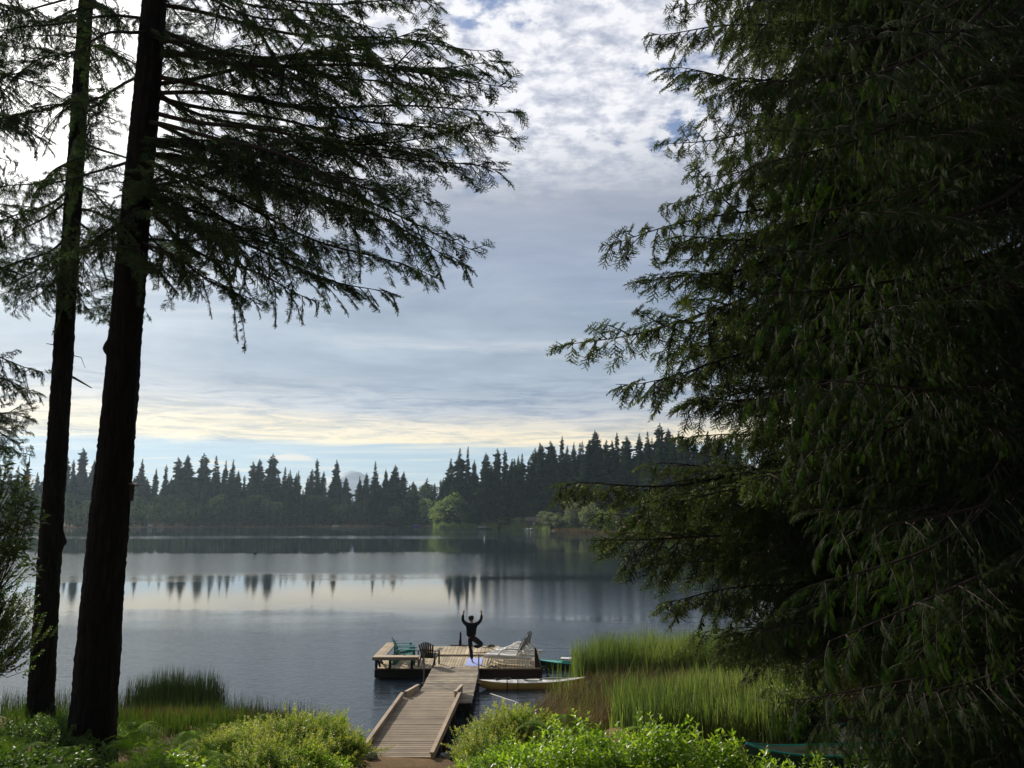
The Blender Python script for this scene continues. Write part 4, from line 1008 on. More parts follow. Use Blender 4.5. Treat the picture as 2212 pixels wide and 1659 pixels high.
    if cones:
        q = rs.randint(0, len(S), cones); cv = []; cf = []
        a = np.arange(6) / 6 * 6.283; ring = np.stack([np.cos(a), np.sin(a)], -1)
        for z, r in ((0, .006), (-.02, .018), (-.05, .02), (-.075, .006)): cv += [[x * r, y * r, z] for x, y in ring]
        cf = [[i * 6 + j, i * 6 + (j + 1) % 6, i * 6 + 6 + (j + 1) % 6, i * 6 + 6 + j] for i in range(3) for j in range(6)]
        W_.inst(np.array(cv), np.array(cf), np.tile(np.eye(3), (cones, 1, 1)), pos[q] + Fm[q][:, :, 0] * .4 + [0, 0, -.02], np.full(cones, .5), 1)
    return W_.mesh('bough_wood', [M['twig'], M['cone']]), F_, L
def cedar_spray(seed):
    rs = np.random.RandomState(seed); v = []; f = []; tn = []
    def leaf(p, d, l, w, tone):
        w = w * .8
        s = np.array([-d[1], d[0], 0]); s /= np.linalg.norm(s) + 1e-9; b = len(v); z = rs.uniform(-.02, .02)
        v.extend([p, p + d * l * .45 + s * w / 2 + [0, 0, z], p + d * l * .45 - s * w / 2 + [0, 0, z], p + d * l + [0, 0, z * 2]]); f.extend([[b, b + 2, b + 1], [b + 1, b + 2, b + 3]]); tn.extend([tone] * 4)
    N = 8
    leaf(np.zeros(3), np.array([1., 0, 0]), 1.0, .045, 0)
    for k in range(N):
        t = .05 + .85 * k / N
        for s in (-1, 1):
            a = R(38) * (1 - t * .3); d = np.array([math.cos(a), s * math.sin(a), 0]); l = .40 * (1 - t) ** .75 * rs.uniform(.7, 1.1) + .05; p = np.array([t, 0, -.10 * t * t]); leaf(p, d, l, .05, rs.uniform(-.1, .1))
            for j in range(1, 4):
                for s2 in (-1, 1):
                    if l > .12: a2 = math.atan2(d[1], d[0]) + s2 * .5; leaf(p + d * l * j / 4.5, np.array([math.cos(a2), math.sin(a2), 0]), l * .32 * (1 - j / 6), .026, rs.uniform(0, .25))
    v = np.array(v); v[:, 1] *= .62; v[:, 2] -= .18 * v[:, 0] ** 2 + .25 * v[:, 1] ** 2
    return v, np.array(f), np.array(tn)
CSP = [cedar_spray(s) for s in (1, 2, 3)]
def cedar_bough(seed, L=4.0):
    rs = np.random.RandomState(seed); W_ = G(); F_ = G(); n = 20; t = np.linspace(0, 1, n)
    ax = np.stack([t * L, .06 * L * np.sin(t * 4 + seed) * np.sin(np.pi * t), -.07 * L * np.sin(np.pi * t)], -1); tube(W_, ax, .035 * (1 - t) + .005, 6)
    pos, D, U, S = [], [], [], []; u = .12; sd = 1
    while u < 1:
        p = np.array([np.interp(u, t, ax[:, q]) for q in range(3)]); l = (.95 * math.sin(math.pi * min(1, u * .75 + .2)) * rs.uniform(.55, 1.1) + .15)
        d = np.array([rs.uniform(.5, .9), sd * rs.uniform(.5, 1), rs.uniform(-.7, -.1)]); d /= np.linalg.norm(d); pts = [p]; dd = d.copy(); m = 7
        for i in range(m): pts.append(pts[-1] + dd * l / m); dd = dd + [0, 0, -.11]; dd /= np.linalg.norm(dd)
        pts = np.array(pts); tube(W_, pts[::2], [.009, .007, .005, .003], 4, cap=False)
        for i in range(1, m + 1):
            for s2 in (-1, 1):
                lat = np.cross(pts[i] - pts[i - 1], [0, 0, 1]); lat /= np.linalg.norm(lat) + 1e-6; e = (pts[i] - pts[i - 1]) / (l / m) * .8 + lat * s2 * .6 + np.array([0, 0, -.5])
                pos.append(pts[i]); D.append(e); U.append([rs.normal() * .3, rs.normal() * .3, 1.]); S.append(rs.uniform(.11, .22))
        sd = -sd; u += .13 / L * rs.uniform(.7, 1.3)
    pos, D, U, S = map(np.array, (pos, D, U, S)); Fm = frames(D, U) * S[:, None, None]; pick = rs.randint(0, 3, len(S)); tone = rs.uniform(.1, .75, len(S))
    for k in range(3): q = pick == k; v, f, tn = CSP[k]; F_.inst(v, f, Fm[q], pos[q], tone[q], 0, tn)
    return W_.mesh('cedar_wood', M['twig']), F_, L
def variant(b, mat, nm): return (b[0], b[1].mesh(nm, mat), b[2])
B_L = [bough_mesh(100 + s, 6.0, sag=(-.05, .03, -.02, .06, 0, .04, -.04)[s], hang=.26, bare=(.05, .2, .3, .1, .4, .15, .05)[s], cones=25, tert=.29) for s in range(7)]
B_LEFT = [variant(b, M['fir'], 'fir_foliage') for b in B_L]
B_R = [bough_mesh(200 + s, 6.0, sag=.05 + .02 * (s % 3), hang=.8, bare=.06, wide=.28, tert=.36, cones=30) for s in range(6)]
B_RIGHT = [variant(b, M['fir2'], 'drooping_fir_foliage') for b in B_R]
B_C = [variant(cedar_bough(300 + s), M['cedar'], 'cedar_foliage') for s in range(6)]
def put_bough(tree, var, base, tip, roll=0.0, thick=1.0, nm='branch'):
    base, tip = Vector(base), Vector(tip); d = tip - base; L = d.length; d.normalize()
    up = Vector((0, 0, 1)); y = up.cross(d).normalized(); z = d.cross(y); Mx = Matrix((d, y, z)).transposed().to_4x4() @ Matrix.Rotation(roll, 4, 'X')
    s = L / var[2]; k = s ** .45 * .98                     # long boughs are longer, their twigs hardly bigger
    Mx = Matrix.Translation(base - tree.location) @ Mx @ Matrix.Diagonal((s, k * 1.0, k * 1.0, 1))
    w = bpy.data.objects.new(nm, var[0]); COL.objects.link(w); w.parent = tree; w.matrix_basis = Mx
    f = bpy.data.objects.new('foliage', var[1]); COL.objects.link(f); f.parent = w
    return w
def trunk(tree, prof, seed, lean=(0, 0), nseg=56, rough=.03):
    """prof: [(z, radius)...] furrowed bark modelled in the surface"""
    z0, z1 = prof[0][0], prof[-1][0]; nr = int((z1 - z0) / .07); zz = np.linspace(z0, z1, nr); th = np.arange(nseg) / nseg * 2 * np.pi
    Z, TH = np.meshgrid(zz, th, indexing='ij'); Rr = np.interp(Z, [p[0] for p in prof], [p[1] for p in prof]); rs = np.random.RandomState(seed)
    fur = np.sin(TH * 17 + 1.5 * np.sin(Z * 1.3 + seed) + 2 * np.sin(TH * 3)) * .45 + np.sin(TH * 29 + 2.2 * np.sin(Z * 2.1)) * .3 + rs.normal(size=Z.shape) * .22
    Rr = Rr * (1 + .035 * np.sin(TH * 2 + seed) + .02 * np.sin(Z * .9 + TH)) + rough * fur
    for _ in range(10):      # knots and old branch collars
        kz, kt = rs.uniform(z0 + 3, z1), rs.uniform(0, 6.28); dt = np.angle(np.exp(1j * (TH - kt))); Rr += rs.uniform(.04, .10) * np.exp(-((Z - kz) / .14) ** 2 - (dt / .28) ** 2)
    v = np.stack([Rr * np.cos(TH) + lean[0] * (Z - z0), Rr * np.sin(TH) + lean[1] * (Z - z0), Z], -1).reshape(-1, 3)
    i = np.arange(nr - 1)[:, None] * nseg; j = np.arange(nseg)[None]; j2 = (j + 1) % nseg
    g = G(); g.add(v, np.stack([i + j, i + j2, i + nseg + j2, i + nseg + j], -1).reshape(-1, 4)); return g.build('trunk', M['bark'], tree, True)
rt = random.Random(77)
def limb_tree(name, loc, label, prof, seed, tips, variants, cat='tree', lean=(0, 0)):
    t = empty(name, loc, label, cat, None); trunk(t, prof, seed, lean)
    for i, tp in enumerate(tips):
        X_, Y_, dep, Yb = tp[:4]; tip = at(X_, Y_, dep)
        bz = at(1106, Yb, math.hypot(0, loc[1])).z if Yb is not None else tip.z + tp[4] * (tip - Vector(loc)).length
        base = Vector((loc[0] + lean[0] * (bz - loc[2]), loc[1], bz))
        put_bough(t, variants[(i * 5 + seed) % len(variants)], base, tip, rt.uniform(-.95, .95))
    return t
# --- the two tall trunks at the left
T2 = Vector((-8.84, 18.25, gz(-8.84, 18.25) - .25))
tips2 = [(1097, 135, 18, 60), (1125, 240, 17.5, 165), (1128, 300, 19, 200), (1085, 375, 17, 235), (1040, 548, 17, 260), (1005, 572, 15.5, 300), (940, 600, 19, 330), (860, 640, 17, 390), (690, 650, 16, 440),
         (700, 590, 21, 400), (555, 660, 17, 505), (440, 640, 20, 480), (540, 560, 14.5, 420), (950, 10, 18, -60), (900, -20, 16, -110), (1075, 105, 21, 10), (1000, 210, 22, 120), (980, 340, 22, 200),
         (1105, 190, 15.5, 110), (800, 480, 23, 330), (640, 430, 24, 300), (820, 300, 24, 190), (700, 150, 25, 80), (520, 520, 23, 440), (340, 590, 15, 520), (420, 600, 23, 500),
         (420, 180, 24, 60), (730, 60, 15, -60), (1010, 280, 19, 330), (600, 480, 19, 520), (820, 560, 20, 440), (960, 60, 22, 180), (700, 330, 17, 420), (60, 640, 20, 480), (-50, 420, 17, 330), (100, 560, 16, 420), (0, 250, 19, 160), (-80, 100, 17, 40), (90, 150, 14, 60), (229, 690, 22, 560),
         (620, 300, 17, 330), (560, 420, 19, 470), (430, 330, 15, 400), (850, 60, 19, -60), (760, 230, 16.5, 90), (960, 450, 18, 300), (880, 420, 15, 270), (450, 80, 21, -30), (560, 330, 21, 180)]
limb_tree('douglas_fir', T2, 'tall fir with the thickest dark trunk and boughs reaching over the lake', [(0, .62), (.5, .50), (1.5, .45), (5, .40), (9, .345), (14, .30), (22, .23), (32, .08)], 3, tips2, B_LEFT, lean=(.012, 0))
T1 = on(88, 1600, gz(-12.4, 21.8)); T1.y = 22.0; T1.x = ray(88, 1600)[0] / ray(88, 1600)[1] * 22.0; T1.x -= .08; T1.z = gz(T1.x, T1.y) - .2
tips1 = [(25, 680, 21, 560), (222, 692, 22.5, 575), (-60, 560, 20, 430), (300, 500, 25, 400), (420, 430, 26, 300), (-100, 300, 20, 220), (350, 180, 26, 100), (20, 60, 20, 0), (-80, 480, 23, 400), (250, 570, 20, 470), (120, 645, 19, 540),
         (-30, 180, 19, 100), (280, 60, 20, 0), (400, 560, 25, 450), (10, 640, 24, 520), (-120, 620, 21, 500), (60, 420, 18, 300), (200, 320, 19, 200), (-140, 60, 22, -20)]
limb_tree('douglas_fir', T1, 'slimmer fir trunk standing left of the thickest one', [(0, .40), (.6, .31), (2, .285), (8, .245), (14, .215), (20, .18), (30, .05)], 5, tips1, B_LEFT, lean=(-.020, 0))
g = G(); a = at(158, 815, 22.0); b = at(198, 838, 21.6); tube(g, [a - (T1), a.lerp(b, .5) - T1, b - T1], [.035, .025, .012], 6); a = at(128, 747, 22); b = at(100, 742, 21.9); tube(g, [a - T1, b - T1], [.02, .008], 5)
a = at(158, 768, 22); b = at(184, 795, 21.6); tube(g, [a - T1, at(175, 772, 21.8) - T1, b - T1], [.012, .009, .005], 5)
COL.objects['douglas_fir.001'] and g.build('dead_stub', M['twig'], COL.objects['douglas_fir.001'])
T0 = Vector((-16.5, 20.5, gz(-16.5, 20.5) - .2))
tips0 = [(40, 350, 19, 260), (90, 300, 18, 180), (50, 600, 20, 500), (60, 480, 18, 400), (20, 200, 17, 100), (110, 40, 18, -60), (-20, 560, 18, 430), (-30, 640, 21, 520), (150, 220, 20, 120), (30, 100, 21, 20), (0, 420, 21, 330), (70, 560, 22, 470), (60, 20, 19, -60), (-10, 120, 18, 40), (30, 260, 19, 180), (-30, 330, 18, 250), (100, 110, 20, 30), (20, 520, 18, 430), (-40, 620, 19, 520), (60, 420, 22, 340)]
limb_tree('douglas_fir', T0, 'fir beyond the left edge whose boughs hang into the picture', [(0, .45), (2, .36), (12, .28), (28, .06)], 8, tips0, B_LEFT)
TS = Vector((-11.4, 14.6, gz(-11.4, 14.6) - .1))
tipsS = [(108, 805, 15.5, None, .06), (85, 850, 15, None, .05), (60, 905, 14.5, None, .08), (72, 985, 15, None, .12), (10, 830, 14, None, .1), (40, 960, 14, None, .1), (-10, 900, 15.5, None, .1), (-20, 1000, 14, None, .1), (20, 1010, 15.5, None, .12), (-60, 760, 15, None, .05), (-30, 810, 16, None, .05)]
limb_tree('young_fir', TS, 'young fir at the left edge with short drooping boughs', [(0, .16), (4, .13), (9, .03)], 9, tipsS, B_LEFT)

# --- the dark mass at the right: drooping fir, red cedar in front, another behind
TR = Vector((9.6, 19.3, gz(9.6, 19.3) - .2))
bnd = [(-60, 1400), (0, 1450), (70, 1402), (150, 1440), (230, 1530), (312, 1420), (400, 1530), (440, 1432), (530, 1310), (620, 1400), (660, 1432), (710, 1370), (748, 1200), (850, 1350), (880, 1480), (940, 1475),
       (1010, 1400), (1045, 1215), (1100, 1290), (1160, 1292), (1210, 1400), (1300, 1435), (1380, 1500), (1420, 1600)]
def bx(Y_): return float(np.interp(Y_, [b[0] for b in bnd], [b[1] for b in bnd]))
tR = []
for (X_, Y_, dep, rise) in [(1402, 70, 18, .12), (1445, 20, 17, .12), (1440, 150, 16.5, .15), (1520, 215, 18, .2), (1420, 312, 18.5, .12), (1480, 380, 16.5, .18), (1432, 440, 17.5, .2), (1310, 530, 17, .2),
                            (1400, 610, 16, .25), (1372, 712, 18, .22), (1202, 748, 17.5, .24), (1330, 830, 16.5, .3), (1470, 880, 17, .25), (1466, 945, 19, .1), (1400, 1005, 18, .12), (1213, 1050, 16.5, .14),
                            (1290, 1110, 18, .12), (1296, 1160, 16, .10), (1400, 1215, 17, .1), (1437, 1300, 16, .15), (1500, 1375, 17, .2), (1560, 1395, 15.5, .2), (1380, 1130, 19, .1)]:
    tR.append((X_, Y_, dep, None, rise))
k_ = 0
for Y_ in np.arange(-70, 1420, 84):
    for off in (135, 260, 390, 540):
        if len(tR) >= 98: break
        X_ = bx(max(Y_, -60)) + off + rt.uniform(-45, 60); tR.append((X_, Y_ + rt.uniform(-20, 20), rt.uniform(14, 22), None, rt.uniform(.1, .3))); k_ += 1
limb_tree('drooping_fir', TR, 'huge dark fir at the right with drooping boughs pointing over the lake', [(0, .55), (2, .45), (10, .35), (30, .08)], 13, tR, B_RIGHT)
TC = Vector((8.9, 12.8, gz(8.9, 12.8) - .1))
tC = []
cb = [(-80, 1800), (300, 1600), (480, 1620), (600, 1640), (760, 1660), (850, 1560), (950, 1700), (1050, 1620), (1150, 1690), (1250, 1730), (1340, 1700), (1430, 1690), (1520, 1620), (1600, 1820)]
for Y_ in np.arange(-60, 1640, 58):
    b0 = float(np.interp(Y_, [c[0] for c in cb], [c[1] for c in cb]))
    for off in ((0, 200, 420) if int(Y_) % 3 else (0, 130, 300)):
        if len(tC) >= 98: break
        X_ = b0 + 25 + off + rt.uniform(-50, 80); tC.append((X_, Y_ + rt.uniform(-15, 15), rt.uniform(9.6, 13.5), None, rt.uniform(.05, .4)))
tC = tC[:88] + [(1830, 1560, 12.5, None, .1), (1900, 1600, 12, None, .1), (1980, 1590, 11.5, None, .15), (2050, 1560, 12.5, None, .1), (2100, 1620, 11, None, .1), (1700, 1540, 13.5, None, .08), (2160, 1540, 11.5, None, .1), (1950, 1530, 13.5, None, .12), (2150, 1640, 10.5, None, .1), (1860, 1640, 11.5, None, .1)]
limb_tree('red_cedar', TC, 'red cedar at the right edge with flat ferny green sprays', [(0, .5), (1.5, .38), (8, .28), (18, .06)], 15, tC, B_C)
TB = Vector((17.0, 26.0, gz(17, 26) - .2)); tB = []
for Y_ in np.arange(-200, 1500, 62):
    for off in (0, 220, 440):
        tB.append((1660 + off + rt.uniform(-60, 60), Y_ + rt.uniform(-20, 20), rt.uniform(21, 27), None, rt.uniform(.05, .25)))
limb_tree('conifer', TB, 'dark conifer standing behind the right-hand fir and cedar', [(0, .5), (2, .42), (12, .34), (32, .06)], 17, tB[:88], B_RIGHT)
TB2 = Vector((13.0, 16.5, gz(13, 16.5) - .2)); tB = []
for Y_ in np.arange(-150, 1600, 55):
    for off in (0, 180): tB.append((2060 + off + rt.uniform(-70, 70), Y_ + rt.uniform(-20, 20), rt.uniform(13, 18), None, rt.uniform(.05, .3)))
limb_tree('conifer', TB2, 'black shaded conifer filling the right edge behind the cedar', [(0, .5), (2, .42), (12, .34), (30, .06)], 19, tB[:70], B_RIGHT)

TB3 = Vector((13.5, 24.0, gz(13.5, 24) - .2)); tB = []
for Y_ in np.arange(-70, 1420, 72):
    for off in (170, 300, 450, 630): tB.append((bx(max(Y_, -60)) + off + rt.uniform(-40, 60), Y_ + rt.uniform(-20, 20), rt.uniform(19, 24), None, rt.uniform(.08, .28)))
limb_tree('drooping_fir', TB3, 'second drooping fir packed behind the huge dark one', [(0, .5), (2, .42), (12, .34), (31, .06)], 23, tB[:90], B_RIGHT)

# ------------------------------------------------------------------ reeds, sedge and cattails (nobody could count them)
def in_ground(x, y): return np.maximum(ground_z(x, y), -.25)
def reed_bed(name, mat, label, n, region, h, w, lean, seed, seg=3, wind=(0, 0), clump=.0, tone=(0, 1), hvar=(.65, 1.1), base=None):
    """region: polygon of (px,py) picture points on the water plane"""
    rs = np.random.RandomState(seed); pg = np.array([tuple(on(a, b))[:2] for a, b in region]); lo, hi = pg.min(0), pg.max(0); out = []
    while sum(map(len, out)) < n:
        q = rs.uniform(lo, hi, (n * 2, 2)); ins = np.zeros(len(q), bool); j = len(pg) - 1
        for i in range(len(pg)):
            c = ((pg[i, 1] > q[:, 1]) != (pg[j, 1] > q[:, 1])) & (q[:, 0] < (pg[j, 0] - pg[i, 0]) * (q[:, 1] - pg[i, 1]) / (pg[j, 1] - pg[i, 1] + 1e-9) + pg[i, 0]); ins ^= c; j = i
        if clump: ins &= (rs.uniform(size=len(q)) > clump * (.5 + .5 * np.sin(q[:, 0] * 5.3 + seed) * np.sin(q[:, 1] * 4.1)))
        out.append(q[ins])
    q = np.concatenate(out)[:n]; x, y = q[:, 0] + rs.normal(size=n) * .06, q[:, 1] + rs.normal(size=n) * .06
    hh = h * rs.uniform(hvar[0], hvar[1], n) * (1 + .13 * np.sin(x * 2.1 + seed) * np.sin(y * 1.7))
    g = G(); blades(g, rs, x, y, in_ground(x, y), hh, w * rs.uniform(.6, 1.2, n), lean, np.clip(rs.uniform(tone[0], tone[1], n) + .15 * np.sin(x * 1.3), 0, 1), seg, wind)
    return tag(g.build(name, M[mat]), label, kind='stuff')
reed_bed('cattails', 'reed', 'tall green cattails spreading right of the turquoise kayak', 15000, [(1235, 1452), (1300, 1432), (1480, 1425), (1700, 1425), (2000, 1440), (2000, 1490), (1700, 1462), (1450, 1456), (1240, 1466)], 1.75, .028, .28, 31, clump=.35, hvar=(.6, 1.08))
reed_bed('cattails', 'reed', 'sparse green cattail stems standing in open water beside the white kayak', 90, [(1180, 1515), (1250, 1470), (1260, 1490), (1200, 1530)], 1.7, .02, .22, 32, hvar=(.4, 1.1))
reed_bed('sedge', 'sedge', 'matted brown sedge between the kayak and the green cattails', 30000, [(1150, 1590), (1150, 1530), (1215, 1500), (1300, 1470), (1700, 1475), (1950, 1490), (1950, 1640), (1400, 1640), (1180, 1620)], .92, .015, .7, 33, wind=(.28, -.1), clump=.3)
reed_bed('iris_leaves', 'reed', 'broad green blade leaves in front of the brown sedge', 3600, [(1320, 1640), (1330, 1600), (1480, 1590), (1700, 1600), (1780, 1650), (1700, 1700), (1380, 1700)], 1.15, .034, .22, 34, clump=.4, hvar=(.6, 1.1))
reed_bed('bulrushes', 'reeddark', 'dark clump of bulrushes standing in the water left of the pier', 2600, [(270, 1515), (380, 1500), (455, 1500), (490, 1515), (440, 1528), (300, 1535)], 1.25, .022, .14, 35, hvar=(.45, 1.1))
reed_bed('bulrushes', 'reeddark', 'thin dark bulrushes fringing the left bank', 3400, [(0, 1530), (250, 1520), (280, 1540), (520, 1550), (700, 1570), (760, 1610), (730, 1630), (500, 1590), (250, 1570), (0, 1570)], .95, .016, .2, 36, hvar=(.4, 1.1), clump=.5)
reed_bed('sedge', 'sedge', 'low brown sedge along the left shore below the bulrushes', 11000, [(260, 1555), (480, 1540), (640, 1560), (710, 1590), (640, 1630), (400, 1610), (260, 1600)], .50, .013, .5, 37)
reed_bed('iris_leaves', 'grass', 'green blade leaves along the left bank above the ferns', 2000, [(0, 1640), (120, 1635), (300, 1640), (420, 1630), (520, 1635), (640, 1625), (700, 1630), (690, 1650), (500, 1680), (200, 1690), (0, 1700)], .62, .026, .3, 38, clump=.6, hvar=(.4, 1.1), tone=(0, .6))
reed_bed('cattails', 'reed', 'scattered green cattail stems rising through the brown sedge', 1500, [(1200, 1560), (1230, 1500), (1350, 1470), (1800, 1480), (1900, 1560), (1500, 1600), (1250, 1590)], 1.3, .02, .3, 39, clump=.5, hvar=(.5, 1.1))
reed_bed('straw', 'sedge', 'pale dead straw stems among the cattails', 1800, [(1240, 1460), (1300, 1440), (1700, 1430), (1900, 1450), (1900, 1600), (1300, 1600)], 1.2, .012, .6, 40, hvar=(.4, 1.1), tone=(.7, 1))
def shore_grass():
    rs = np.random.RandomState(44); n = 26000; x = rs.uniform(-26, 26, n); y = rs.uniform(9.5, 30, n); k = (near_y(x) - y > -.1) & ~((x > -3.5) & (x < -1.3) & (y > 15)) ; x, y = x[k], y[k]
    g = G(); blades(g, rs, x, y, ground_z(x, y) - .02, rs.uniform(.15, .55, len(x)), rs.uniform(.01, .025, len(x)), .6, rs.uniform(0, .7, len(x)), 2)
    tag(g.build('grass', M['grass']), 'rough grass under the bushes on the bank', kind='stuff')
shore_grass()
def seed_heads():
    for i, (X_, Y_, d) in enumerate([(1655, 1419, 30.0), (1666, 1424, 29.5), (1708, 1448, 28.5)]):
        p = at(X_, Y_, d); z0 = gz(p.x, p.y); t = empty('cattail_plant', (p.x, p.y, z0), ('leftmost fluffy pale cattail head above the reeds', 'brightest fluffy cattail head, second from the left', 'fluffy pale cattail head lower and farther right')[i], 'cattail', 'fluffy cattail heads')
        h = p.z - z0; g = G(); tube(g, [(0, 0, 0), (.02, 0, h * .6), (0, 0, h)], .006, 5); g.build('stem', M['reed'], t)
        g = G(); rs = np.random.RandomState(i); tube(g, [(0, 0, h - .1), (.01, 0, h - .04), (0, 0, h + .04), (.01, 0, h + .13), (0, 0, h + .18)], [.012, .035, .045, .035, .01], 8); v = rs.normal(size=(60, 3)) * [.03, .03, .08] + [0, 0, h + .04]
        g.inst(np.array([[0, 0, 0], [.05, .008, 0], [.05, -.008, 0]]), np.array([[0, 1, 2]]), frames(rnd_unit(rs, 60), rnd_unit(rs, 60)), v, np.full(60, .5)); g.build('seed_head', M['cattail'], t)
seed_heads()

# ------------------------------------------------------------------ leafy shoots and bushes
def leaf_shape(seg=2, fold=.25, droop=.2, wr=.5):
    """unit-long leaf along +X"""
    xs = [0, .28, .6, 1.0]; ws = [.03, wr * .5, wr * .42, 0]; v = []; 
    for x, w in zip(xs, ws):
        z = -droop * x * x
        v += [(x, -w, z + fold * w), (x, 0, z), (x, w, z + fold * w)] if w else [(x, 0, z)]
    f = []
    for i in range(2):
        a = 3 * i; f += [[a, a + 3, a + 4], [a, a + 4, a + 1], [a + 1, a + 4, a + 5], [a + 1, a + 5, a + 2]]
    f += [[6, 9, 7], [7, 9, 8]]
    return np.array(v), np.array(f)
LEAF = leaf_shape(); LEAFN = leaf_shape(wr=.34, droop=.35); LEAFS = (np.array([(0, 0, 0), (.5, -.28, .06), (1, 0, -.06), (.5, .28, .06)]), np.array([[0, 1, 2], [0, 2, 3]]))
def shoot(seed, L, nleaf, leaf, ll, upright=.6, whorl=0):
    """one shoot along +X with leaves: verts,tris,tone"""
    rs = np.random.RandomState(seed); g = G(); T, D, U, S = [], [], [], []
    for k in range(nleaf):
        t = .12 + .88 * k / (nleaf - 1); a = k * 2.4 + rs.uniform(-.4, .4); s = ll * rs.uniform(.7, 1.1) * (1 if t < .9 else .75)
        T.append((t * L, 0, 0)); d = np.array([upright + .5 * t, math.cos(a), math.sin(a)]); D.append(d); U.append(np.array([1., 0, 0]) + rs.normal(size=3) * .3); S.append(s)
    D, U, S = map(np.array, (D, U, S)); g.inst(leaf[0], leaf[1], frames(D, U) * S[:, None, None], np.array(T), np.clip(rs.normal(size=nleaf) * .12 + np.linspace(-.15, .25, nleaf), -.4, .45))
    return np.concatenate(g.v), np.concatenate(g.f[3]), np.concatenate(g.t)
SH = {'salal': [shoot(s, .30, 9, LEAF, .105) for s in range(4)], 'huck': [shoot(s, .22, 15, LEAFS, .056, .4) for s in range(4)], 'rhodo': [shoot(s, .24, 9, LEAFN, .15, .35) for s in range(4)],
      'small': [shoot(s, .24, 13, LEAFS, .075, .45) for s in range(4)]}
def bush(name, cat, label, loc, rx, ry, rz_, n, kind, mat, seed, lump=.28, group=None, up=.5, scale=1.0, tone=(.2, .75), tips=None, inner=.45):
    rs = np.random.RandomState(seed); t = empty(name, loc, label, cat, group)
    d = rnd_unit(rs, n); d[:, 2] = np.where(d[:, 2] < -.15, -d[:, 2], d[:, 2]); az = np.arctan2(d[:, 1], d[:, 0])
    rr = 1 + lump * (np.sin(az * 3 + seed) * np.cos(d[:, 2] * 5 + seed) + .5 * np.sin(az * 7 + d[:, 2] * 9 + seed * 2)); dep = 1 - inner * rs.uniform(0, 1, n) ** 1.6
    P = d * (rr * dep)[:, None] * [rx, ry, rz_ * .55] + [0, 0, rz_ * .45]; P[:, 2] = np.maximum(P[:, 2], .02)
    Dn = d * [1, 1, .8] + rs.normal(size=(n, 3)) * .35 + [0, 0, up]; F = frames(Dn, rnd_unit(rs, n)) * (scale * rs.uniform(.75, 1.25, n))[:, None, None]
    P = P - F[:, :, 0] * .15
    tn = np.clip(rs.uniform(tone[0], tone[1], n) + .2 * np.sin(az * 4 + seed), 0, 1); pick = rs.randint(0, 4, n); g = G()
    for k in range(4): q = pick == k; v, f, tt = SH[kind][k]; g.inst(v, f, F[q], P[q], tn[q], 0, tt)
    if tips:
        q = rs.rand(n) < tips; v, f, tt = SH[kind][0]; g.inst(v, f, F[q] * .9, P[q] + F[q][:, :, 0] * .2, rs.uniform(.7, 1, q.sum()), 0, tt)
    g.build('foliage', mat, t)
    g = G()
    for i in rs.choice(n, min(n, 70), replace=False):
        b = np.array([rs.normal() * rx * .18, rs.normal() * ry * .18, 0]); m = (b + P[i]) / 2 + [0, 0, rz_ * .12]; tube(g, [b, m, P[i] + F[i][:, 0] * .25], [.012, .007, .003], 4, cap=False)
    g.build('stems', M['twig'], t); return t
def bushat(px, py, y, **k):                     # py: picture height of the top of the bush
    p = at(px, py, y); z0 = gz(p.x, p.y); kw = dict(k); lab = kw.pop('label'); nm = kw.pop('name'); cat = kw.pop('cat'); rx, ry = kw.pop('r'); return bush(nm, cat, lab, (p.x, p.y, z0 - .05), rx, ry, max(p.z - z0, .4) / 1.0, **kw)
H_, S_ = M['huck'], M['salal']
bushat(640, 1556, 17.6, name='huckleberry_bush', cat='bush', label='rounded huckleberry bush with reddish tips left of the ramp', r=(1.35, 1.1), n=1900, kind='huck', mat=H_, seed=1, tips=.35)
bushat(725, 1590, 17.2, name='salal_bush', cat='bush', label='glossy small-leaved bush touching the left side of the ramp', r=(.6, .8), n=700, kind='small', mat=H_, seed=2, tips=.2)
bushat(520, 1585, 16.6, name='huckleberry_bush', cat='bush', label='loose huckleberry bush between the ferns and the rounded bush', r=(.9, .8), n=1000, kind='huck', mat=H_, seed=3, tips=.4)
bushat(590, 1612, 15.2, name='huckleberry_bush', cat='bush', label='low glittering bush at the bottom edge left of the ramp', r=(1.3, .7), n=1300, kind='huck', mat=H_, seed=4, tips=.2)
bushat(690, 1640, 15.0, name='salal_bush', cat='bush', label='dark green bush at the bottom edge beside the ramp foot', r=(.6, .6), n=420, kind='small', mat=S_, seed=5)
bushat(1105, 1546, 17.6, name='huckleberry_bush', cat='bush', label='tall huckleberry bush with pink tips right of the ramp', r=(.95, .9), n=1700, kind='huck', mat=H_, seed=6, tips=.5)
bushat(1066, 1590, 16.6, name='huckleberry_bush', cat='bush', label='yellow-green huckleberry bush just right of the ramp rail', r=(.62, .8), n=1200, kind='huck', mat=H_, seed=7, tips=.25)
bushat(1145, 1545, 17.8, name='salal_bush', cat='bush', label='bright glossy salal above the sedge, right of the tall huckleberry', r=(.7, .6), n=330, kind='salal', mat=S_, seed=8)
bushat(1120, 1615, 14.8, name='salal_bush', cat='bush', label='mixed glossy bush at the bottom edge right of the ramp', r=(1.0, .7), n=700, kind='small', mat=S_, seed=9)
bushat(1018, 1640, 14.8, name='huckleberry_bush', cat='bush', label='small-leaved bush in the bottom corner beside the right ramp rail', r=(.38, .5), n=420, kind='huck', mat=H_, seed=10)
bushat(1300, 1588, 13.6, name='salal_bush', cat='bush', label='broad bright salal bush at the bottom centre right', r=(1.5, .9), n=640, kind='salal', mat=S_, seed=11, up=.8)
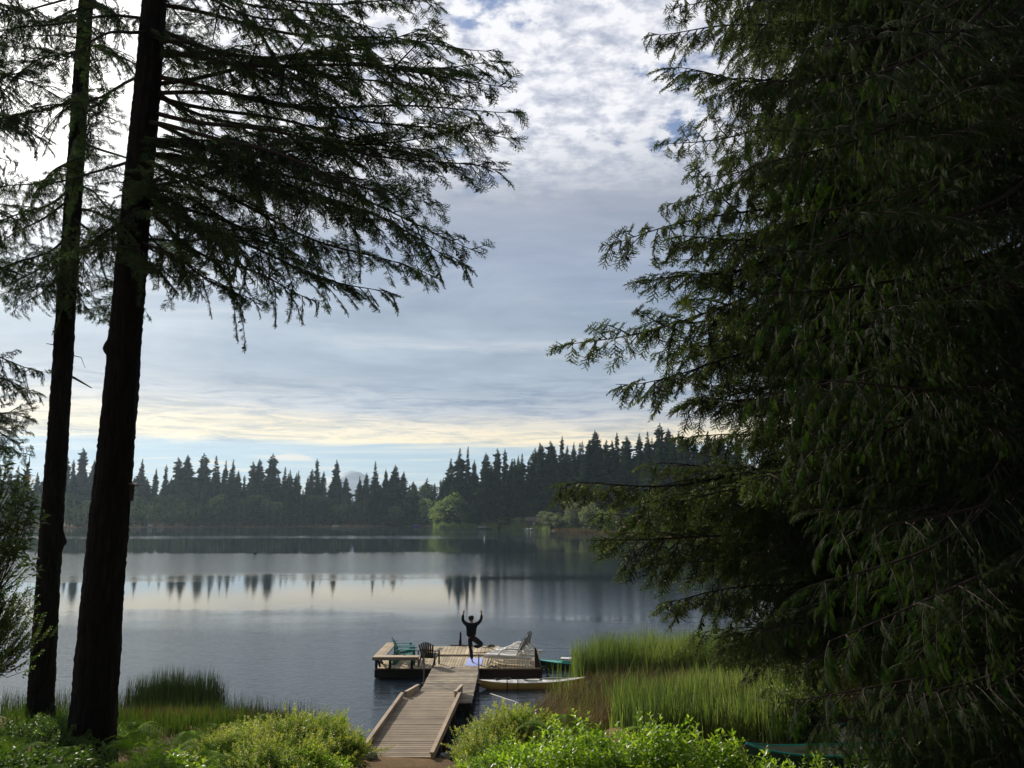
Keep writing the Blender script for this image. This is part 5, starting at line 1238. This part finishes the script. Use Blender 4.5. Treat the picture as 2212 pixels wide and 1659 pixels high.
bushat(1440, 1582, 13.4, name='salal_bush', cat='bush', label='bright salal bush below the green blade leaves', r=(1.1, .8), n=520, kind='salal', mat=S_, seed=12, up=.8)
bushat(1560, 1618, 13.0, name='salal_bush', cat='bush', label='yellow-green salal shoots at the near end of the green canoe', r=(.7, .6), n=260, kind='salal', mat=S_, seed=13, up=.9)
bushat(1190, 1622, 13.2, name='salal_bush', cat='bush', label='low salal bush under the arching ferns', r=(.9, .6), n=420, kind='salal', mat=S_, seed=14, up=.7)
bushat(1700, 1652, 12.6, name='salal_bush', cat='bush', label='short salal tips in front of the green canoe', r=(.9, .5), n=220, kind='salal', mat=S_, seed=15, up=.8)
bushat(2010, 1640, 12.0, name='salal_bush', cat='bush', label='dim salal bush under the cedar at the bottom right', r=(1.6, .8), n=360, kind='salal', mat=M['rhodo'], seed=16)  # dimness under the cedar put into the darker leaf colour
bushat(1740, 1470, 21.0, name='willow_bush', cat='bush', label='pale willow bush among the cattails beside the cedar', r=(1.0, .9), n=700, kind='small', mat=M['reed'], seed=17, up=.9)
bushat(330, 1640, 14.6, name='salal_bush', cat='bush', label='leafy salal bush at the foot of the thickest trunk', r=(1.0, .7), n=380, kind='salal', mat=S_, seed=18)
bushat(60, 1560, 17.5, name='salal_bush', cat='bush', label='shaded bush behind the slimmer trunk at the left edge', r=(1.6, 1.2), n=800, kind='small', mat=M['rhodo'], seed=19)  # these left bank bushes get darker leaves, shade painted into the colour
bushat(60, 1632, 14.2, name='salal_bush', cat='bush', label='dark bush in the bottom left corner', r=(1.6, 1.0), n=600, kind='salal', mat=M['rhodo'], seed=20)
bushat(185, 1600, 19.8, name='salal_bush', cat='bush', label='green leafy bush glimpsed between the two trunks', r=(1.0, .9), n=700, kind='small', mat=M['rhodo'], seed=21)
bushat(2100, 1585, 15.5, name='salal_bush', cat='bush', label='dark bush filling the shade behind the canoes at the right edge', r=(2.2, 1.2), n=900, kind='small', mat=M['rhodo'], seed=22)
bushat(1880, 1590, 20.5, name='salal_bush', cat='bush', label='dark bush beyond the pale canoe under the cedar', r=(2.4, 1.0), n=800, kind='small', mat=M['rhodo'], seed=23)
# shrubs at the left edge
def open_shrub(name, label, loc, targets, kind, mat, seed, n_each=16, spread=.35, scale=1.0, cat='shrub'):
    rs = np.random.RandomState(seed); t = empty(name, loc, label, cat); g = G(); w = G(); L_ = Vector(loc)
    for (px, py, y) in targets:
        e = np.array(at(px, py, y) - L_); m = e * [.45, .45, .62] + rs.normal(size=3) * .12; tube(w, [(0, 0, 0), m * .5 + [0, 0, .1], m, e * .85 + m * .15, e], [.03, .024, .016, .01, .004], 6, cap=False)
        P = e + rs.normal(size=(n_each, 3)) * [spread, spread, spread * .8]; Dn = P - m + [0, 0, .3]; F = frames(Dn, rnd_unit(rs, n_each)) * (scale * rs.uniform(.7, 1.2, n_each))[:, None, None]
        for i in range(n_each): c = e * .75 + m * .25; tube(w, [c, (c + P[i]) / 2 + [0, 0, -.03], P[i] + F[i][:, 0] * .2], [.006, .005, .003], 4, cap=False)
        pick = rs.randint(0, 4, n_each)
        for k in range(4): q = pick == k; v, f, tt = SH[kind][k]; g.inst(v, f, F[q], P[q], rs.uniform(.2, .9, q.sum()), 0, tt)
    g.build('foliage', mat, t); w.build('stems', M['twig'], t)
zr = gz(-8.3, 12.2)
open_shrub('broadleaf_shrub', 'shrub with long glossy leaves at the left edge over the lake', (-8.3, 12.0, zr), [(11, 1050, 11.5), (41, 1085, 11.8), (6, 1110, 11.4), (46, 1140, 11.7), (21, 1175, 11.6), (-4, 1200, 11.3), (31, 1215, 11.8), (-14, 1130, 11.2), (-4, 1240, 11.5), (-34, 1060, 11.2), (-24, 1170, 11.5)], 'rhodo', M['rhodo'], 5, 13, .15, .8)
open_shrub('vine_maple', 'sprig of withered orange leaves beside the slimmer trunk', (-9.6, 14.5, gz(-9.6, 14.5)), [(64, 1062, 13.6), (58, 1050, 13.7)], 'small', M['orange'], 6, 2, .05, .55)
open_shrub('feathery_shrub', 'feathery small-leaved shrub low at the left edge above the bank', (-9.2, 13.4, gz(-9.2, 13.4)), [(-12, 1290, 12.8), (8, 1330, 13), (28, 1310, 13), (-22, 1360, 12.6), (3, 1390, 12.9), (23, 1420, 13), (-17, 1440, 12.7), (-2, 1260, 13), (-37, 1320, 12.6), (-32, 1400, 12.8), (38, 1380, 13.1), (-7, 1340, 12.9)], 'huck', M['rhodo'], 7, 30, .17, 1.0)

# ------------------------------------------------------------------ ferns
def frond_mesh(seed, L=1.0, kind='bracken'):
    rs = np.random.RandomState(seed); g = G(); n = 22; t = np.linspace(0, 1, n); x = t * L * (1 - .12 * t); z = L * (.42 * np.sin(t * 2.1) * .9 - .25 * t * t); ax = np.stack([x, 0 * t, z], -1)
    tube(g, ax[::3], np.linspace(.006, .0015, len(ax[::3])), 4, cap=False, tone=.8); T_, F_ = [], []
    lf = np.array([(0, 0, 0), (.4, -.5, 0), (1, 0, -.1), (.4, .5, 0)]); ff = np.array([[0, 1, 2], [0, 2, 3]]); P, D, U, S, W = [], [], [], [], []
    N = 15
    for k in range(N):
        u = .16 + .83 * k / N; p = np.array([np.interp(u, t, ax[:, q]) for q in range(3)]); dd = np.array([np.interp(u + .02, t, ax[:, q]) for q in range(3)]) - p; dd /= np.linalg.norm(dd) + 1e-9
        pl = L * (.42 * (1 - u) ** .8 + .02) * (1 if kind == 'bracken' else .42 * min(1, u * 6)) * rs.uniform(.85, 1.1)
        for s in (-1, 1):
            d = dd * .55 + np.array([0, s, 0]) * .85 + np.array([0, 0, -.12]); d /= np.linalg.norm(d); up = np.cross(dd, [0, 1, 0]) * -1; lat = np.cross(up, d)
            m = max(3, int(pl / .045)) if kind == 'bracken' else 1
            if kind != 'bracken': P.append(p); D.append(d); U.append(up); S.append(pl); W.append(.02); continue
            for j in range(m):
                q = p + d * pl * (j + .3) / m; l2 = .032 * (1 - j / m) ** .7 * (pl / .3) + .006
                for s2 in (-1, 1): P.append(q); D.append(d * .6 + lat * s2); U.append(up); S.append(l2); W.append(.024)
            P.append(p); D.append(d); U.append(up); S.append(pl * 1.05); W.append(.022)
    P, D, U, S, W = map(np.array, (P, D, U, S, W)); Fm = frames(D, U); Fm = np.stack([Fm[:, :, 0] * S[:, None], Fm[:, :, 1] * W[:, None], Fm[:, :, 2] * S[:, None]], -1)
    g.inst(lf, ff, Fm, P, np.clip(rs.uniform(.2, .7, len(S)), 0, 1)); return g.mesh('frond', M['fern'])
FR = [frond_mesh(s, 1.0, 'bracken') for s in (1, 2, 3)]; FS = [frond_mesh(s, 1.0, 'sword') for s in (4, 5)]
rf = random.Random(9)
def fern(px, py, y, size, n, label, kind='bracken', stalk=.5, group='ferns on the bank'):
    p = at(px, py, y); z0 = gz(p.x, y); t = empty('fern', (p.x, y, z0), label, 'fern', group); h = max(p.z - z0 - size * .35, .05)
    for k in range(n):
        a = k * 6.283 / n + rf.uniform(-.35, .35); o = bpy.data.objects.new('frond', (FR if kind == 'bracken' else FS)[rf.randrange(3 if kind == 'bracken' else 2)]); COL.objects.link(o); o.parent = t
        hh = h * rf.uniform(.7, 1.05); o.location = (math.cos(a) * .05, math.sin(a) * .05, hh); o.rotation_euler = (rf.uniform(-.3, .3), rf.uniform(-.35, .15), a); s = size * rf.uniform(.75, 1.1); o.scale = (s, s, s)
    g = G(); 
    for k in range(4): a = k * 1.57; tube(g, [(math.cos(a) * .04, math.sin(a) * .04, 0), (0, 0, h * .6), (math.cos(a) * .04, math.sin(a) * .04, h * 1.0)], [.007, .006, .004], 4, cap=False)
    g.build('stalk', M['reed'], t)
for a in [(300, 1590, 17.2, .95, 8, 'bracken fern just right of the thickest trunk'), (370, 1575, 16.6, 1.0, 8, 'sunlit bracken fern with a yellowing frond'), (440, 1578, 17.4, 1.0, 8, 'bracken fern in the middle of the left fern patch'),
          (330, 1630, 15.2, .9, 7, 'bracken fern low in front of the sunlit one'), (410, 1640, 14.6, .9, 7, 'bracken fern at the bottom edge of the left fern patch'), (480, 1602, 15.8, .9, 7, 'bracken fern against the loose huckleberry bush'),
          (280, 1560, 19.2, .85, 6, 'farther bracken fern behind the patch, near the blade leaves'), (540, 1560, 18.8, .8, 6, 'bracken fern behind the rounded huckleberry bush'), (1230, 1560, 16.2, 1.15, 8, 'tall bracken fern arching over the sedge right of the ramp'),
          (1290, 1575, 15.2, 1.1, 8, 'bracken fern between the salal and the blade leaves'), (1160, 1600, 15.4, 1.0, 7, 'bracken fern with a pale arching frond above the salal'), (1530, 1640, 12.6, .7, 5, 'small fern among the salal at the lower right'),
          (20, 1600, 15.8, .9, 7, 'shaded fern at the far left of the bank'), (140, 1630, 14.6, .9, 7, 'shaded fern between the trunks at the bottom'), (60, 1645, 13.2, .9, 7, 'dark fern in the bottom left corner'),
          (200, 1660, 13.6, .7, 6, 'small fern in front of the thickest trunk')]:
    fern(*a)
for a in [(250, 1640, 15.8, .8, 9, 'narrow-fronded fern beside the base of the thickest trunk'), (1120, 1640, 14.0, .7, 8, 'narrow-fronded fern in the bush right of the ramp')]: fern(*a, kind='sword')

# ------------------------------------------------------------------ air: thin morning haze
def haze():
    m, nt, out = newmat('thin_haze'); v = nt.nodes.new('ShaderNodeVolumePrincipled'); v.inputs['Color'].default_value = (.62, .82, 1.0, 1); v.inputs['Density'].default_value = .00013; v.inputs['Anisotropy'].default_value = .45
    nt.links.new(v.outputs[0], out.inputs['Volume']); g = G(); box(g, (-3100, -3100, -3.2), (3100, 3100, 260)); tag(g.build('haze', m), 'thin bluish morning haze over the lake', kind='stuff')
haze()
